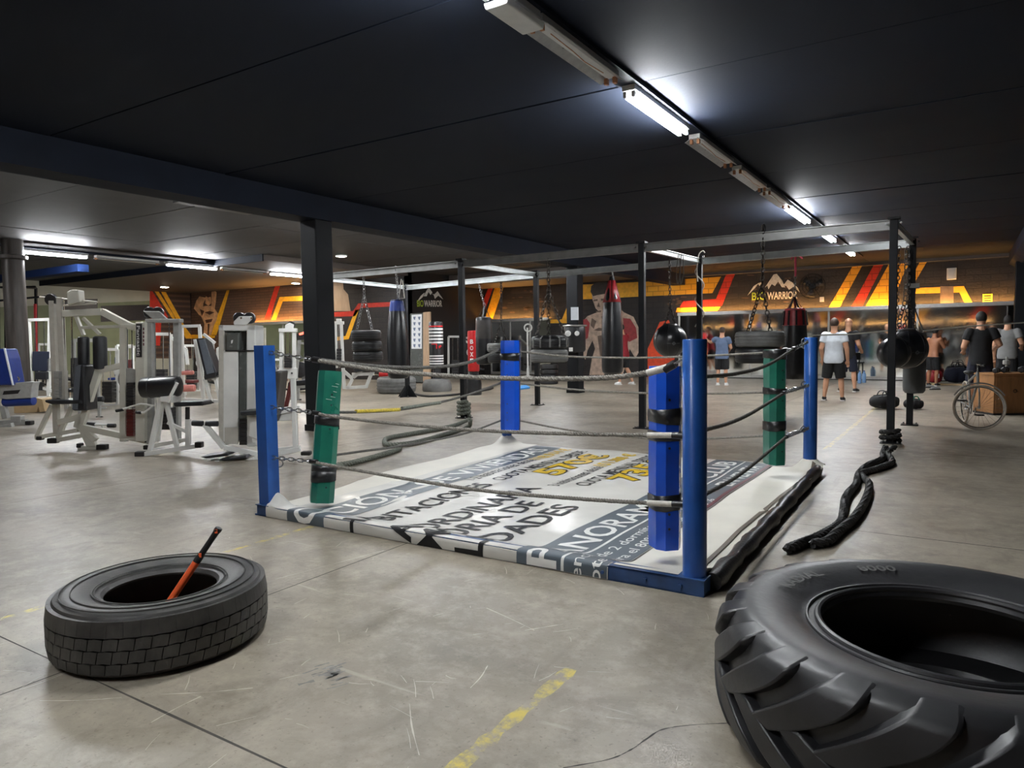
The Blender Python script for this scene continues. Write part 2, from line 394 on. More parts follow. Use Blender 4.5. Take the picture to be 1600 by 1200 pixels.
mb = MB(); rs = random.Random(11)
for k in range(170):
    x, y = rs.uniform(-4.6, .2), rs.uniform(1.0, 3.6); a = rs.choice((.5, 2.1, 1.2, 2.7))+rs.gauss(0, .3); L_ = rs.uniform(.03, .16); w_ = rs.uniform(.0008, .0018); d = np.array((math.cos(a), math.sin(a))); n_ = np.array((-d[1], d[0]))*w_; p = np.array((x, y)); q = p+d*L_*.5+n_*rs.uniform(-4, 4); e = p+d*L_
    mb.add([(*(p+n_), .0006), (*(p-n_), .0006), (*(q-n_), .0006), (*(q+n_), .0006), (*(e-n_*.3), .0006), (*(e+n_*.3), .0006)], [(0, 1, 2, 3), (3, 2, 4, 5)])
mb.build('fine_scratches', 'scratch', fl, smooth=False)['kind'] = 'stuff'
# scuff patch
mat('scuff', rgb(120, 118, 114), .6, var=.3, scale=25)
c0 = PZ(503, 1060); rs = random.Random(4)
for k in range(26):
    x, y = c0[0]+rs.gauss(0, .06), c0[1]+rs.gauss(0, .045); strip('scuff_mark', seg((x, y, 0), (x+rs.uniform(.01, .03), y+rs.uniform(.03, .07), 0), 4), rs.uniform(.006, .016), 'scuff', jit=.6)
# walls ------------------------------------------------------------
def wall(name, a, b, z0, z1, m, t=.2, side=1):
    a = np.array((*a, 0.)); b = np.array((*b, 0.)); d = (b-a)/np.linalg.norm(b-a); n = np.array((-d[1], d[0], 0))*t*side
    return struct(MB().prism([a+UPV*z0, b+UPV*z0, b+UPV*z1, a+UPV*z1], n).build(name, m, smooth=False))
def brick_mat(name, c1, c2, mortar, bw=.42, bh=.2, bumpv=.5, rough=.65):
    m = bpy.data.materials.new(name); m.use_nodes = True; MATS[name] = m; N = m.node_tree.nodes; L = m.node_tree.links; b = N['Principled BSDF']
    tc = N.new('ShaderNodeTexCoord'); mp = N.new('ShaderNodeMapping'); mp.inputs['Rotation'].default_value = (PI/2, 0, 0); L.new(tc.outputs['Object'], mp.inputs[0])
    br = N.new('ShaderNodeTexBrick'); br.inputs['Color1'].default_value = (*c1, 1); br.inputs['Color2'].default_value = (*c2, 1); br.inputs['Mortar'].default_value = (*mortar, 1)
    br.inputs['Scale'].default_value = 1; br.inputs['Brick Width'].default_value = bw; br.inputs['Row Height'].default_value = bh; br.inputs['Mortar Size'].default_value = .012
    L.new(mp.outputs[0], br.inputs['Vector']); L.new(br.outputs['Color'], b.inputs['Base Color']); b.inputs['Roughness'].default_value = rough
    nz = N.new('ShaderNodeTexNoise'); nz.inputs['Scale'].default_value = 18; nz.inputs['Detail'].default_value = 6; L.new(tc.outputs['Object'], nz.inputs['Vector'])
    ad = N.new('ShaderNodeMath'); ad.operation = 'MULTIPLY_ADD'; ad.inputs[1].default_value = -1; L.new(br.outputs['Fac'], ad.inputs[0]); L.new(nz.outputs['Fac'], ad.inputs[2])
    bp = N.new('ShaderNodeBump'); bp.inputs['Strength'].default_value = bumpv; bp.inputs['Distance'].default_value = .02; L.new(ad.outputs[0], bp.inputs['Height']); L.new(bp.outputs[0], b.inputs['Normal'])
brick_mat('block_black', rgb(44, 38, 37), rgb(34, 30, 30), rgb(22, 20, 20))
brick_mat('block_yellow', rgb(236, 172, 38), rgb(226, 160, 34), rgb(170, 116, 26))
brick_mat('block_red', rgb(190, 44, 26), rgb(178, 40, 24), rgb(128, 30, 18))
brick_mat('block_brown', rgb(96, 72, 56), rgb(82, 60, 48), rgb(60, 44, 36), .6, .12, .35)
wb = wall('wall_back', (XRET, YB), (XR+.2, YB), 0, 4.3, 'block_black', .2)
wl = wall('wall_mural', (XLW, YL), (XRET, YL), 0, 4.3, 'block_black', .2)
wr = wall('wall_return', (XRET, YL), (XRET, YB), 0, 4.3, 'wall_black', .2)
wx = wall('wall_left', (XLW, YL), (XLW, Y0), 0, 4.3, 'wall_pale', .2, -1)
wg = wall('wall_right', (XR, Y0), (XR, YB), 0, 4.3, 'wall_black', .2, -1)
wq = wall('wall_rear', (XLW, Y0), (XR, Y0), 0, 4.3, 'block_black', .2, -1)
def paint(parent, pix, plane, m, name='painted_stripe', lift=.006):
    ax, c = plane; P = [PY(*p, c) if ax == 'y' else PX(*p, c) for p in pix]
    n = np.array((0, -1., 0)) if ax == 'y' else np.array((1., 0, 0))
    mb = MB(); mb.add([p+n*lift for p in P], [tuple(range(len(P)))]); return mb.build(name, m, parent, smooth=False)
BW = ('y', YB); LW = ('y', YL); XW = ('x', XLW); RW = ('x', XRET)
# back wall stripes (zig-zag bands)
paint(wb, ((1335, 411), (1350, 410), (1311, 482), (1294, 482)), BW, 'block_yellow')
paint(wb, ((1368, 409), (1383, 408), (1346, 481), (1329, 482)), BW, 'block_red')
paint(wb, ((1392, 407), (1425, 405), (1410, 432), (1394, 478), (1351, 481)), BW, 'block_yellow')
paint(wb, ((1440, 404), (1452, 403), (1430, 440), (1421, 440)), BW, 'block_yellow')
paint(wb, ((1432, 450), (1506, 447), (1520, 474), (1508, 475), (1499, 457), (1430, 459)), BW, 'paint_yellow')
paint(wb, ((1469, 447), (1490, 447), (1490, 476), (1469, 476)), BW, 'mural_skin_dark', 'painted_picture', .008)
paint(wb, ((1010, 440), (1127, 432), (1113, 458), (1010, 463)), BW, 'block_yellow')
paint(wb, ((905, 445), (1010, 440), (1010, 463), (905, 468)), BW, 'paint_yellow')
paint(wb, ((1137, 423), (1151, 422), (1128, 478), (1062, 480), (1068, 470), (1119, 467)), BW, 'block_red')
paint(wb, ((1058, 481), (1126, 479), (1121, 486), (1056, 488)), BW, 'block_yellow')
paint(wb, ((765, 445), (772, 445), (752, 502), (742, 502)), BW, 'paint_red')
paint(wb, ((775, 444), (789, 443), (770, 498), (757, 500)), BW, 'paint_yellow')
paint(wb, ((850, 499), (878, 499), (891, 468), (905, 468), (905, 474), (899, 474), (888, 505), (850, 505)), BW, 'paint_yellow')
paint(wb, ((1031, 503), (1012, 545), (1012, 592), (1045, 592), (1060, 540), (1045, 500)), BW, 'paint_orange')
paint(wb, ((680, 488), (745, 487), (745, 496), (680, 497)), BW, 'paint_orange')
# splattered plaster patches
for (cx, cy, rx, ry, s) in ((1200, 450, 40, 22, 3), (815, 472, 34, 18, 5), (715, 470, 18, 12, 8), (1060, 470, 20, 12, 9)):
    rng = random.Random(s)
    for k in range(16):
        x = cx+rng.uniform(-rx, rx); y = cy+rng.uniform(-ry, ry); a = rng.uniform(2, 6); b_ = rng.uniform(.8, 2)
        paint(wb, [(x+a*math.cos(t)*(1+.3*rng.uniform(-1, 1)), y+b_*math.sin(t)) for t in [2*PI*i/9 for i in range(9)]], BW, 'wall_brown', 'plaster_splash', .004)
# boxer painted on the back wall
paint(wb, ((913, 500), (918, 494), (933, 488), (944, 481), (965, 478), (975, 488), (990, 495), (998, 512), (1001, 545), (993, 560), (984, 545), (980, 566), (972, 588), (966, 590), (962, 570), (956, 571), (944, 586), (921, 586), (925, 560), (930, 545), (926, 532), (918, 548), (915, 562), (911, 556), (914, 535)), BW, 'mural_skin', 'painted_boxer', .010)
paint(wb, ((924, 452), (928, 444), (938, 440), (952, 441), (960, 448), (962, 464), (958, 478), (950, 488), (940, 490), (931, 482), (926, 468)), BW, 'mural_skin', 'painted_boxer', .014)
paint(wb, ((923, 456), (924, 447), (932, 441), (945, 439), (957, 443), (963, 453), (962, 464), (958, 458), (947, 459), (934, 461), (927, 463)), BW, 'mural_hair', 'painted_boxer', .016)
for q in (((927, 469), (934, 467), (934, 470), (928, 471)), ((939, 467), (947, 466), (947, 469), (940, 470)), ((933, 479), (936, 472), (938, 480)), ((931, 486), (940, 485), (939, 488), (932, 488)), ((940, 494), (955, 500), (953, 503), (941, 499)), ((928, 516), (936, 512), (948, 514), (946, 517), (934, 517)), ((934, 525), (944, 523), (944, 555), (938, 556)), ((925, 497), (932, 502), (928, 514), (923, 508)), ((950, 512), (962, 510), (960, 530), (952, 528))):
    paint(wb, q, BW, 'mural_skin_dark', 'painted_boxer', .018)
paint(wb, ((909, 500), (917, 498), (922, 505), (919, 528), (914, 531), (910, 514)), BW, 'leather_red', 'painted_boxer', .02)
paint(wb, ((974, 497), (985, 498), (994, 512), (996, 528), (984, 534), (975, 530)), BW, 'leather_red', 'painted_boxer', .02)
# left mural wall: stripes and a posing bodybuilder
paint(wx, ((234, 455), (238, 455), (262, 494), (262, 500), (252, 500), (250, 540), (240, 540), (234, 500)), XW, 'paint_red')
paint(wx, ((240, 453), (246, 453), (271, 492), (275, 503), (268, 496)), XW, 'paint_yellow')
paint(wx, ((250, 453), (257, 453), (290, 512), (299, 524), (299, 529), (290, 529), (284, 515)), XW, 'paint_yellow')
paint(wx, ((234, 453), (299, 455), (299, 560), (234, 560)), XW, 'block_brown', 'brown_panel', .003)
paint(wl, ((299, 456), (500, 445), (500, 560), (299, 560)), LW, 'block_brown', 'brown_panel', .002)
paint(wl, ((299, 523), (336, 523), (336, 528), (299, 529)), LW, 'paint_yellow')
paint(wl, ((355, 452), (359, 452), (343, 510), (338, 524), (330, 524), (334, 510)), LW, 'paint_yellow')
paint(wl, ((430, 447), (438, 446), (421, 500), (413, 500)), LW, 'paint_red')
paint(wl, ((437, 464), (480, 462), (489, 490), (483, 490), (476, 470), (442, 471), (431, 500), (424, 500)), LW, 'paint_yellow')
paint(wl, ((474, 445), (480, 444), (490, 468), (486, 470)), LW, 'paint_red')
mur = [((321, 465), (324, 462), (318, 474), (317, 484), (312, 493), (305, 484), (303, 482), (307, 470), (312, 463)),
       ((322, 463), (326, 460), (330, 465), (330, 474), (326, 478), (321, 474)),
       ((312, 480), (322, 478), (333, 478), (341, 490), (339, 500), (334, 510), (330, 524), (318, 524), (320, 506), (315, 495), (305, 482)),
       ((331, 470), (331, 456), (335, 453), (339, 457), (338, 470), (336, 482), (331, 480))]
for i, q in enumerate(mur): paint(wl, q, LW, 'mural_bronze', 'painted_athlete', .010+.002*i)
for q in (((320, 488), (328, 486), (336, 488), (328, 492)), ((321, 500), (333, 498), (331, 503), (323, 505)), ((325, 506), (328, 506), (327, 523), (325, 523)), ((321, 462), (326, 459), (331, 463), (326, 465)), ((313, 483), (320, 486), (316, 494))):
    paint(wl, q, LW, 'mural_bronze_dark', 'painted_athlete', .02)
paint(wl, ((520, 488), (552, 486), (560, 474), (610, 472), (610, 479), (563, 481), (555, 494), (520, 495)), LW, 'paint_red')
paint(wl, ((555, 484), (561, 484), (545, 530), (520, 533), (520, 527), (540, 525)), LW, 'paint_yellow')
paint(wl, ((520, 440), (536, 440), (537, 452), (544, 460), (548, 486), (520, 486)), LW, 'wood_panel', 'bare_patch')
# far left wall: dark windows over a green dado
paint(wx, ((0, 480), (234, 470), (234, 560), (0, 606)), XW, 'wall_green', 'green_dado', .004)
for k, q in enumerate((((100, 468), (152, 467), (152, 486), (100, 488)), ((157, 478), (232, 476), (232, 500), (157, 503)), ((8, 505), (22, 505), (22, 532), (8, 533)))):
    wn = struct(paint(wx, q, XW, 'stack_dark' if k < 2 else 'paper', 'window_%d' % (k+1), .03))
# logos ------------------------------------------------------------
def logo(parent, plane, pk, base_l, base_r, words):
    ax, c = plane; f = (lambda a, b: PY(a, b, c)) if ax == 'y' else (lambda a, b: PX(a, b, c)); n = np.array((0, -1., 0)) if ax == 'y' else np.array((1., 0, 0))
    mb = MB()
    for q in pk: mb.add([f(*p)+n*.02 for p in q], [tuple(range(len(q)))])
    mb.build('painted_mountain', 'paint_white', parent, smooth=False)
    for s, a, b, h, m in words:
        p0 = f(*a); p1 = f(*b); d = p1-p0; W = np.linalg.norm(d); d /= W; letters(s, p0+n*.015, d, UPV, W, h, .008, .02).build('painted_word', m, parent, smooth=False)
logo(wb, BW, (((1168, 462), (1178, 447), (1186, 442), (1180, 450)), ((1184, 443), (1192, 440), (1188, 448)), ((1195, 450), (1203, 438), (1209, 429), (1214, 428), (1222, 438), (1227, 449), (1222, 449), (1216, 440), (1211, 447), (1206, 444), (1201, 452), (1199, 446)), ((1224, 446), (1231, 437), (1238, 441), (1247, 450), (1250, 457), (1240, 448), (1233, 453), (1229, 447))), None, None,
     (('BIO', (1175, 469), (1198, 468), .26, 'paint_lime'), ('WARRIOR', (1199, 468), (1246, 466), .24, 'paint_white')))
logo(wr, RW, (((650, 473), (657, 462), (663, 457), (660, 464)), ((661, 463), (667, 452), (670, 450), (675, 457), (672, 461), (669, 456), (666, 463)), ((674, 459), (678, 460), (683, 455), (692, 468), (684, 462), (679, 467), (677, 461))), None, None,
     (('BIO', (651, 479), (661, 479), .24, 'paint_lime'), ('WARRIOR', (662, 479), (690, 479), .24, 'paint_white')))
# mirrors and warm strip lights -------------------------------------
def mirror_run(label, wallname, plane, x0, x1, n, z0, z1):
    ax, c = plane
    t = thing('mirror', label, 'mirror', ((x0+x1)/2 if ax == 'y' else c, c if ax == 'y' else (x0+x1)/2, 0), 'wall mirrors')
    for i in range(n):
        a = x0+(x1-x0)*i/n; b = x0+(x1-x0)*(i+1)/n
        MB().box(((a+b)/2, c-.03, (z0+z1)/2), (b-a-.03, .02, z1-z0)).build('mirror_pane', 'mirror', t, smooth=False)
        MB().box((a, c-.035, (z0+z1)/2), (.06, .05, z1-z0)).build('mullion', 'alu', t, smooth=False)
    MB().box(((x0+x1)/2, c-.13, z1+.03), (x1-x0, .24, .06)).build('top_rail', 'alu', t, smooth=False)
    MB().box(((x0+x1)/2, c-.05, z0-.04), (x1-x0, .08, .1)).build('bottom_rail', 'alu', t, smooth=False)
    l = thing('led_strip', 'warm strip light above the '+label.replace('wide framed ', ''), 'strip light', ((x0+x1)/2, c, z1+.06), 'warm strip lights')
    MB().box(((x0+x1)/2, c-.17, z1+.078), (x1-x0-.1, .03, .012)).build('led_tape', 'led_warm', l, smooth=False)
    MB().box(((x0+x1)/2, c-.235, z1+.085), (x1-x0, .012, .05)).build('lip', 'alu', l, smooth=False)
xm0 = PY(1062, 590, YB)[0]; xm1 = 1.3
mirror_run('wide framed mirror behind the two men in shorts', 'wb', BW, xm0, xm1, 4, .12, 2.26)
mirror_run('mirror behind the striped punch bag', 'wb', BW, XRET+.4, PY(862, 590, YB)[0], 3, .12, 2.26)
mirror_run('mirror behind the cardio machines', 'wl', LW, PY(392, 540, YL)[0], PY(500, 540, YL)[0], 2, .5, 2.3)
# ceilings ---------------------------------------------------------
XB0, XB1 = -9.1, -8.63
ce = struct(MB().box(((XB1+XR)/2, (Y0+YB)/2, CZ+.1), (XR-XB1+.3, YB-Y0+.4, .12)).build('ceiling', 'wall_black', smooth=False))
ce2 = struct(MB().box(((XLW+XB0)/2, (Y0+YB)/2, CZL+.1), (XB0-XLW+.3, YB-Y0+.4, .12)).build('ceiling', 'wall_black', smooth=False))
yj = [6.26+2.217*k for k in range(-5, 9)]; yj = [Y0]+[y for y in yj if Y0 < y < YB]+[YB]
for i in range(len(yj)-1):
    a, b = yj[i], yj[i+1]; strong = .022
    for xa, xb in ((XB1, -2.6), (-2.6, XR)):
        MB().box(((xa+xb)/2, (a+b)/2, CZ+.02+random.uniform(-.004, .004)), (xb-xa-.004, b-a-strong, .03)).build('ceiling_panel', 'ceil_black', ce, smooth=False)
    xs = [XB0-(XB0-XLW)*k/5 for k in range(6)]
    for xb, xa in zip(xs, xs[1:]):
        MB().box(((xa+xb)/2, (a+b)/2, CZL+.02+random.uniform(-.006, .006)), (xb-xa-.012, b-a-.022, .03)).build('ceiling_panel', 'ceil_grey', ce2, smooth=False)
struct(MB().box(((XB0+XB1)/2, (Y0+YB)/2, 3.78), (XB1-XB0, YB-Y0, .8)).build('trim_1', 'beam_dark', smooth=False))     # long ceiling beam
struct(MB().prism([(1.05, Y0, 3.95), (1.05, Y0, 3.45), (1.25, Y0, 3.3), (1.6, Y0, 3.3), (1.6, Y0, 3.95)], (0, YB-Y0, 0)).build('trim_2', 'beam_dark', smooth=False))
struct(MB().box(((XB1+1.05)/2, YB-.08, CZ-.02), (1.05-XB1, .16, .14)).build('trim_3', 'soffit', smooth=False))        # cornice on the back wall
struct(MB().box(((XRET-9.1)/2, YB-1.2, CZ+.2), (-9.1-XRET, 2.4, .5)).build('trim_4', 'soffit', smooth=False))
struct(MB().box(((XLW+XRET)/2, (14+YL)/2, (SOF+CZL)/2+.05), (XRET-XLW, YL-14, CZL-SOF+.1)).build('trim_5', 'soffit', smooth=False))
struct(MB().box(((XLW+XRET)/2, 13.98, (SOF+CZL)/2+.02), (XRET-XLW, .05, CZL-SOF+.1)).build('trim_6', 'beam_dark', smooth=False))
def pillar(x, y, ww, z1, label, m='pillar_black'):
    t = thing('pillar', label, 'pillar', (x, y, 0)); t['kind'] = 'structure'
    MB().box((x, y, z1/2), (ww, ww, z1)).build('shaft', m, t, smooth=False, bevel=.02)
    MB().box((x, y, .05), (ww+.03, ww+.03, .1)).build('plinth', m, t, smooth=False)
    return t
PIL = (-8.87, 8.1); pillar(*PIL, .36, 3.4, 'thick black pillar behind the green corner pad')
p900 = PX(899, 560, -8.87); PIL2 = (-8.87, p900[1]); pillar(*PIL2, .34, 3.4, 'black pillar carrying a paper notice and a wall bag')
rp = Up(1592, 640); pillar(1.3, PX(1594, 600, 1.3)[1], .36, 3.35, 'black pillar at the right edge beside the wooden cabinet')
# round steel column under the lamp row at the left
cp = PX(31, 600, -19.9)
t = thing('steel_column', 'round grey steel column beneath the left lamp row', 'column', (cp[0], cp[1], 0)); t['kind'] = 'structure'
MB().lathe([(.24, 0), (.24, 3.6)], (cp[0], cp[1], 0), 24).build('shaft', 'steel_column', t)
MB().lathe([(.24, 3.6), (.32, 3.62), (.32, 3.7), (.24, 3.72), (.24, 4.1)], (cp[0], cp[1], 0), 24).build('capital', 'steel_column', t)
tag(MB().box(((XLW-20.5)/2, 10.3, 3.6), (-20.5-XLW, .3, .2)).build('duct', 'duct_blue', smooth=False, base=(-25, 10.3, 3.6)), 'blue duct below the ceiling at the far left', 'duct')
# lamps -------------------------------------------------------------
def lamp(name, x, y0, y1, z, kind, label, group):
    t = thing('ceiling_lamp', label, 'ceiling lamp', (x, (y0+y1)/2, z), group)
    L = y1-y0; yc = (y0+y1)/2
    MB().box((x, yc, z+.035), (.13, L, .06)).build('housing', 'lamp_white', t, smooth=False, bevel=.008)
    # open tray reflector
    mb = MB()
    for s in (-1, 1): mb.prism([(x+s*.03, y0, z+.01), (x+s*.105, y0, z-.03), (x+s*.11, y0, z-.026), (x+s*.035, y0, z+.016)], (0, L, 0))
    if kind == 'off': mb.build('reflector', 'lamp_reflector', t, smooth=False)
    if kind == 'cover':
        MB().prism([(x-.1, y0, z-.03), (x-.085, y0, z-.075), (x+.085, y0, z-.075), (x+.1, y0, z-.03)], (0, L, 0)).build('diffuser', 'lamp_white', t, smooth=False, bevel=.01)
    else:
        for s in (-1, 1):
            for yy in (y0+.03, y1-.03):
                MB().box((x+s*.04, yy, z-.025), (.03, .04, .05)).build('socket', 'socket_rust' if kind == 'off' else 'lamp_white', t, smooth=False)
        if kind == 'on':
            for s in (-1, 1): MB().cyl((x+s*.04, y0+.05, z-.035), (x+s*.04, y1-.05, z-.035), .018, 10).build('tube', 'tube_on', t)
        else:
            MB().tube([(x+.02, y0+.2, z-.012), (x+.03, y0+L*.4, z-.03), (x, y0+L*.6, z-.02), (x+.01, y1-.2, z-.01)], .004, 5).build('loose_wire', 'socket_rust', t)
    return t
LZ = 3.66
tag(MB().box((-2.62, (Y0+23)/2, CZ-.018), (.2, 23-Y0, .035)).build('lamp_trunking', 'beam_dark', base=(-2.62, 9, CZ)), 'dark trunking that carries the long lamp row', 'trunking')
g = 'lamps of the long right row'
main = [(-1.5, 0.0, 'on', 'lit lamp of the right row behind the camera'), (2.55, 3.95, 'on', 'lit lamp at the top edge, nearest the camera in the right row'), (3.98, 4.46, 'cover', 'short white blank cover beside the first dead lamp in the right row'), (4.48, 5.8, 'off', 'dead open lamp tray just before the brightest lamp of the right row'),
        (6.15, 7.67, 'on', 'largest lit fluorescent lamp in the middle of the dark ceiling'), (8.02, 9.42, 'off', 'first dead lamp tray past the largest lit lamp'), (9.8, 11.24, 'off', 'second dead lamp tray past the largest lit lamp'),
        (11.5, 12.93, 'off', 'third dead lamp tray past the largest lit lamp'), (13.0, 14.9, 'on', 'lit lamp in front of the steel rig beam'), (16.4, 18.2, 'on', 'lit lamp between the two rig beams'), (20.0, 21.6, 'on', 'farthest lit lamp of the right row')]
for i, (a, b, k, lb) in enumerate(main):
    if lb == 'lit': lb = 'lit fluorescent lamp behind the camera, %s of two' % ('rear' if i == 0 else 'front')
    lamp('l', -2.62, a, b, LZ, k, lb, g)
XL2 = -20.05; LZ2 = 3.86
tag(MB().box((XL2, (Y0+YL)/2, LZ2+.1), (.26, YL-Y0, .06)).build('lamp_trunking', 'beam_dark', base=(XL2, 9, LZ2)), 'dark trunking that carries the left lamp row', 'trunking')
g = 'lamps of the left row'
left = [(4.2, 5.8, 'on', 'lit lamp of the left row just outside the left edge'), (6.6, 8.5, 'off', 'dead lamp above the round steel column'), (8.6, 10.2, 'on', 'leftmost lit lamp above the weight machines'), (10.4, 12.2, 'off', 'dead lamp between the leftmost two lit lamps'), (12.45, 14.15, 'on', 'middle lit lamp of the left row'), (14.3, 16.0, 'off', 'dead lamp before the lit lamp by the thick pillar'), (16.2, 17.9, 'on', 'lit lamp partly hidden by the thick black pillar'), (18.2, 20.2, 'off', 'dead lamp above the hanging tyre stack')]
for a, b, k, lb in left: lamp('l', XL2, a, b, LZ2, k, lb, g)
xx = PZ(700, 448, 3.8); lamp('l', xx[0], xx[1]-.7, xx[1]+.9, 3.8, 'on', 'lit lamp above the mountain logo beside the rig', 'lamps of the left row')
for lb, yy in (('nearest lamp above the far side of the long beam', 4.2), ('middle lamp above the far side of the long beam', 9.0), ('third lamp above the far side of the long beam', 12.1), ('fourth lamp above the far side of the long beam', 15.2), ('farthest lamp above the far side of the long beam', 18.6)): lamp('l', -10.6, yy, yy+1.5, 4.02, 'on', lb, 'lamps behind the long beam')
for (px, py, z, lb) in ((257, 447, SOF, 'round downlight above the red and yellow stripes'), (462, 441, SOF, 'small round downlight beside the thick black pillar'), (533, 398, CZL, 'round surface lamp to the right of the thick pillar')):
    p = PZ(px, py, z); t = thing('downlight', lb, 'ceiling lamp', p, 'round downlights')
    MB().lathe([(.16, 0), (.18, -.02), (.18, -.045), (.15, -.05)], p, 20).build('rim', 'lamp_white', t)
    MB().lathe([(.001, -.056), (.1, -.056), (.145, -.05)], p, 20).build('lens', 'spot_on', t)
# ceiling hatch by the beam
hp = PZ(345, 322, CZL-.03)
tag(MB().box((hp[0], hp[1], CZL-.035), (.55, 1.6, .05)).build('vent_panel', 'stack_dark', base=hp), 'dark rectangular vent panel in the ceiling beyond the beam', 'vent')
# opposite wall, seen in the mirrors: warm strip and stripes
l = thing('led_strip', 'warm strip light on the wall behind the camera, seen in the mirrors', 'strip light', (-8, Y0, 2.3), 'warm strip lights')
mat('led_rear', (1.0, .5, .14), emit=7)
MB().box((-8, Y0+.17, 2.35), (19, .03, .012)).build('led_tape', 'led_rear', l, smooth=False); MB().box((-8, Y0+.13, 2.3), (19.2, .24, .06)).build('shelf', 'alu', l, smooth=False)
for k, (x, m_) in enumerate(((-15.5, 'block_red'), (-14.2, 'block_yellow'), (-9.5, 'block_yellow'), (-8.3, 'block_red'), (-4.2, 'block_yellow'), (-3.2, 'block_yellow'), (.2, 'block_red'))):
    mb = MB(); mb.add([(x, Y0+.006, 2.4), (x+.7, Y0+.006, 2.4), (x+1.5, Y0+.006, 3.7), (x+.8, Y0+.006, 3.7)], [(0, 1, 2, 3)]); mb.build('painted_stripe', m_, wq, smooth=False)
# ================================================================== the ring
A = PZ(1100, 934); B = PZ(402, 805); C = PZ(1279, 738); D = np.array((-5.30, 8.12, 0))
FH = .085; PH = 1.40
ring = thing('boxing_ring_frame', 'blue steel boxing ring frame with four corner posts', 'boxing ring', (A+D)/2)
def inset(p, q, r, k): return p+(q-p)/np.linalg.norm(q-p)*k+(r-p)/np.linalg.norm(r-p)*k
def edge_beam(p, q, m, name='base_beam'):
    d = (q-p)/np.linalg.norm(q-p); n = np.array((-d[1], d[0], 0)); cen = (A+B+C+D)/4
    if np.dot(n, cen-p) < 0: n = -n
    mb = MB(); mb.prism([p, p+n*.012, p+n*.012+UPV*FH, p+UPV*FH], q-p); mb.prism([p, p+n*.1, p+n*.1+UPV*.01, p+UPV*.01], q-p)
    mb.prism([p+UPV*(FH-.01), p+n*.1+UPV*(FH-.01), p+n*.1+UPV*FH, p+UPV*FH], q-p)
    return mb.build(name, m, ring, smooth=False)
bf = edge_beam(A, B, 'ring_frame_blue'); edge_beam(A, A+(C-A)*.05, 'ring_frame_blue'); edge_beam(C+(A-C)*.04, C, 'ring_frame_blue'); 
for p_, q_ in ((B, D), (C, D)): MB().beam(p_+UPV*.006, q_+UPV*.006, .05, .012).build('base_strap', 'ring_frame_blue', ring, smooth=False)
for t_ in (.035, .09, .16): 
    p = A+(B-A)*t_; MB().cyl(p+np.array((0, -.018, .045)), p+np.array((0, .01, .045)), .011, 8).build('bolt', 'ring_frame_blue', bf)
posts = {}
for k, (p, q, r, sh) in dict(A=(A, B, C, 'r'), B=(B, A, D, 's'), C=(C, A, D, 'r'), D=(D, B, C, 'r')).items():
    c = inset(p, q, r, .075); posts[k] = c
    mb = MB()
    if sh == 'r': mb.lathe([(.066, .01), (.066, PH-.005), (.062, PH)], c, 28)
    else: mb.box((*c[:2], PH/2), (.115, .115, PH), math.radians(1))
    po = mb.build('corner_post', 'ring_blue', ring)
    MB().box((*c[:2], FH+.004), (.16, .16, .008)).build('foot_plate', 'ring_frame_blue', po, smooth=False)
    for zz in ((1.33, .86, .42) if k != 'C' else (1.36, .92, .46)):
        dn = (D-A)/np.linalg.norm(D-A) if k in 'A' else (A-D)/np.linalg.norm(D-A) if k == 'D' else (C-B)/np.linalg.norm(C-B) if k == 'B' else (B-C)/np.linalg.norm(C-B)
        MB().ring(c+dn*.085+UPV*zz, .03, .006, np.cross(dn, UPV), 14, 6).build('eye_ring', 'chain', po)
# black wrapped fabric along the right side beam
dAC = (C-A)/np.linalg.norm(C-A); nAC = np.array((dAC[1], -dAC[0], 0))
mb = MB(); pts = [A+dAC*(.12+3.95*i/40)+nAC*(.012+.006*math.sin(i*1.7))+UPV*(.052+.004*math.sin(i*2.3)) for i in range(41)]
mb.tube(pts, [.052+.006*math.sin(i*.9)+.004*math.sin(i*2.9) for i in range(41)], 12)
tag(mb.build('edge_wrap', 'tape_black', base=A), 'black fabric rolled along the right side of the ring', 'edge wrap')
# ---------------------------------------------------------------- canvas
def yf(x): return A[1]+(B[1]-A[1])*(x-A[0])/(B[0]-A[0])-.006
def wrk(x, y):
    z = .004*math.sin(5.1*x+1.7*y)+.004*math.sin(2.3*x-4.2*y+1)+.002*math.sin(11*x+3*y)+.0018*math.sin(9*y-5*x)
    z += .016*math.exp(-((x+4.35+.25*(y-5.2)+.03*math.sin(9*y))/.035)**2)*max(0, math.sin((y-4.2)*2.2)) if 4.2 < y < 5.6 else 0
    z += .012*math.exp(-((y-5.3-.35*(x+4.6))/.03)**2) if x < -4.3 else 0
    return max(-.006, z)
def zc(x, y):
    f = yf(x); t = y-f
    z = .022+(FH+.006-.022)*(1/(1+math.exp((t-.22)/.05)) if t < 1 else 0)
    dB = math.hypot(x-posts['D'][0], y-posts['D'][1]); z += .16*math.exp(-(dB/.13)**2)
    z += .16*math.exp(-(math.hypot(x-posts['C'][0], y-posts['C'][1])/.13)**2)+.1*math.exp(-(math.hypot(x-posts['B'][0]-.06, y-posts['B'][1]-.04)/.075)**2)
    return z+wrk(x, y)*min(1, max(0, t/.2))
def drape(x, y, lift=0.0):                      # canvas coordinates to world; y in front of the beam hangs down it
    f = yf(x)
    r = .022
    if y >= f+r: return (x, y, zc(x, y)+lift)
    zt = zc(x, f+r); s = f+r-y
    if s < r*PI/2:
        a = s/r; return (x, f+r-(r+lift)*math.sin(a), zt-r+(r+lift)*math.cos(a))
    h = s-r*PI/2; bul = .006*math.sin(h*40)+.004*math.sin(x*9)
    return (x, f-lift-bul*.5, max(.004, zt-r-h))
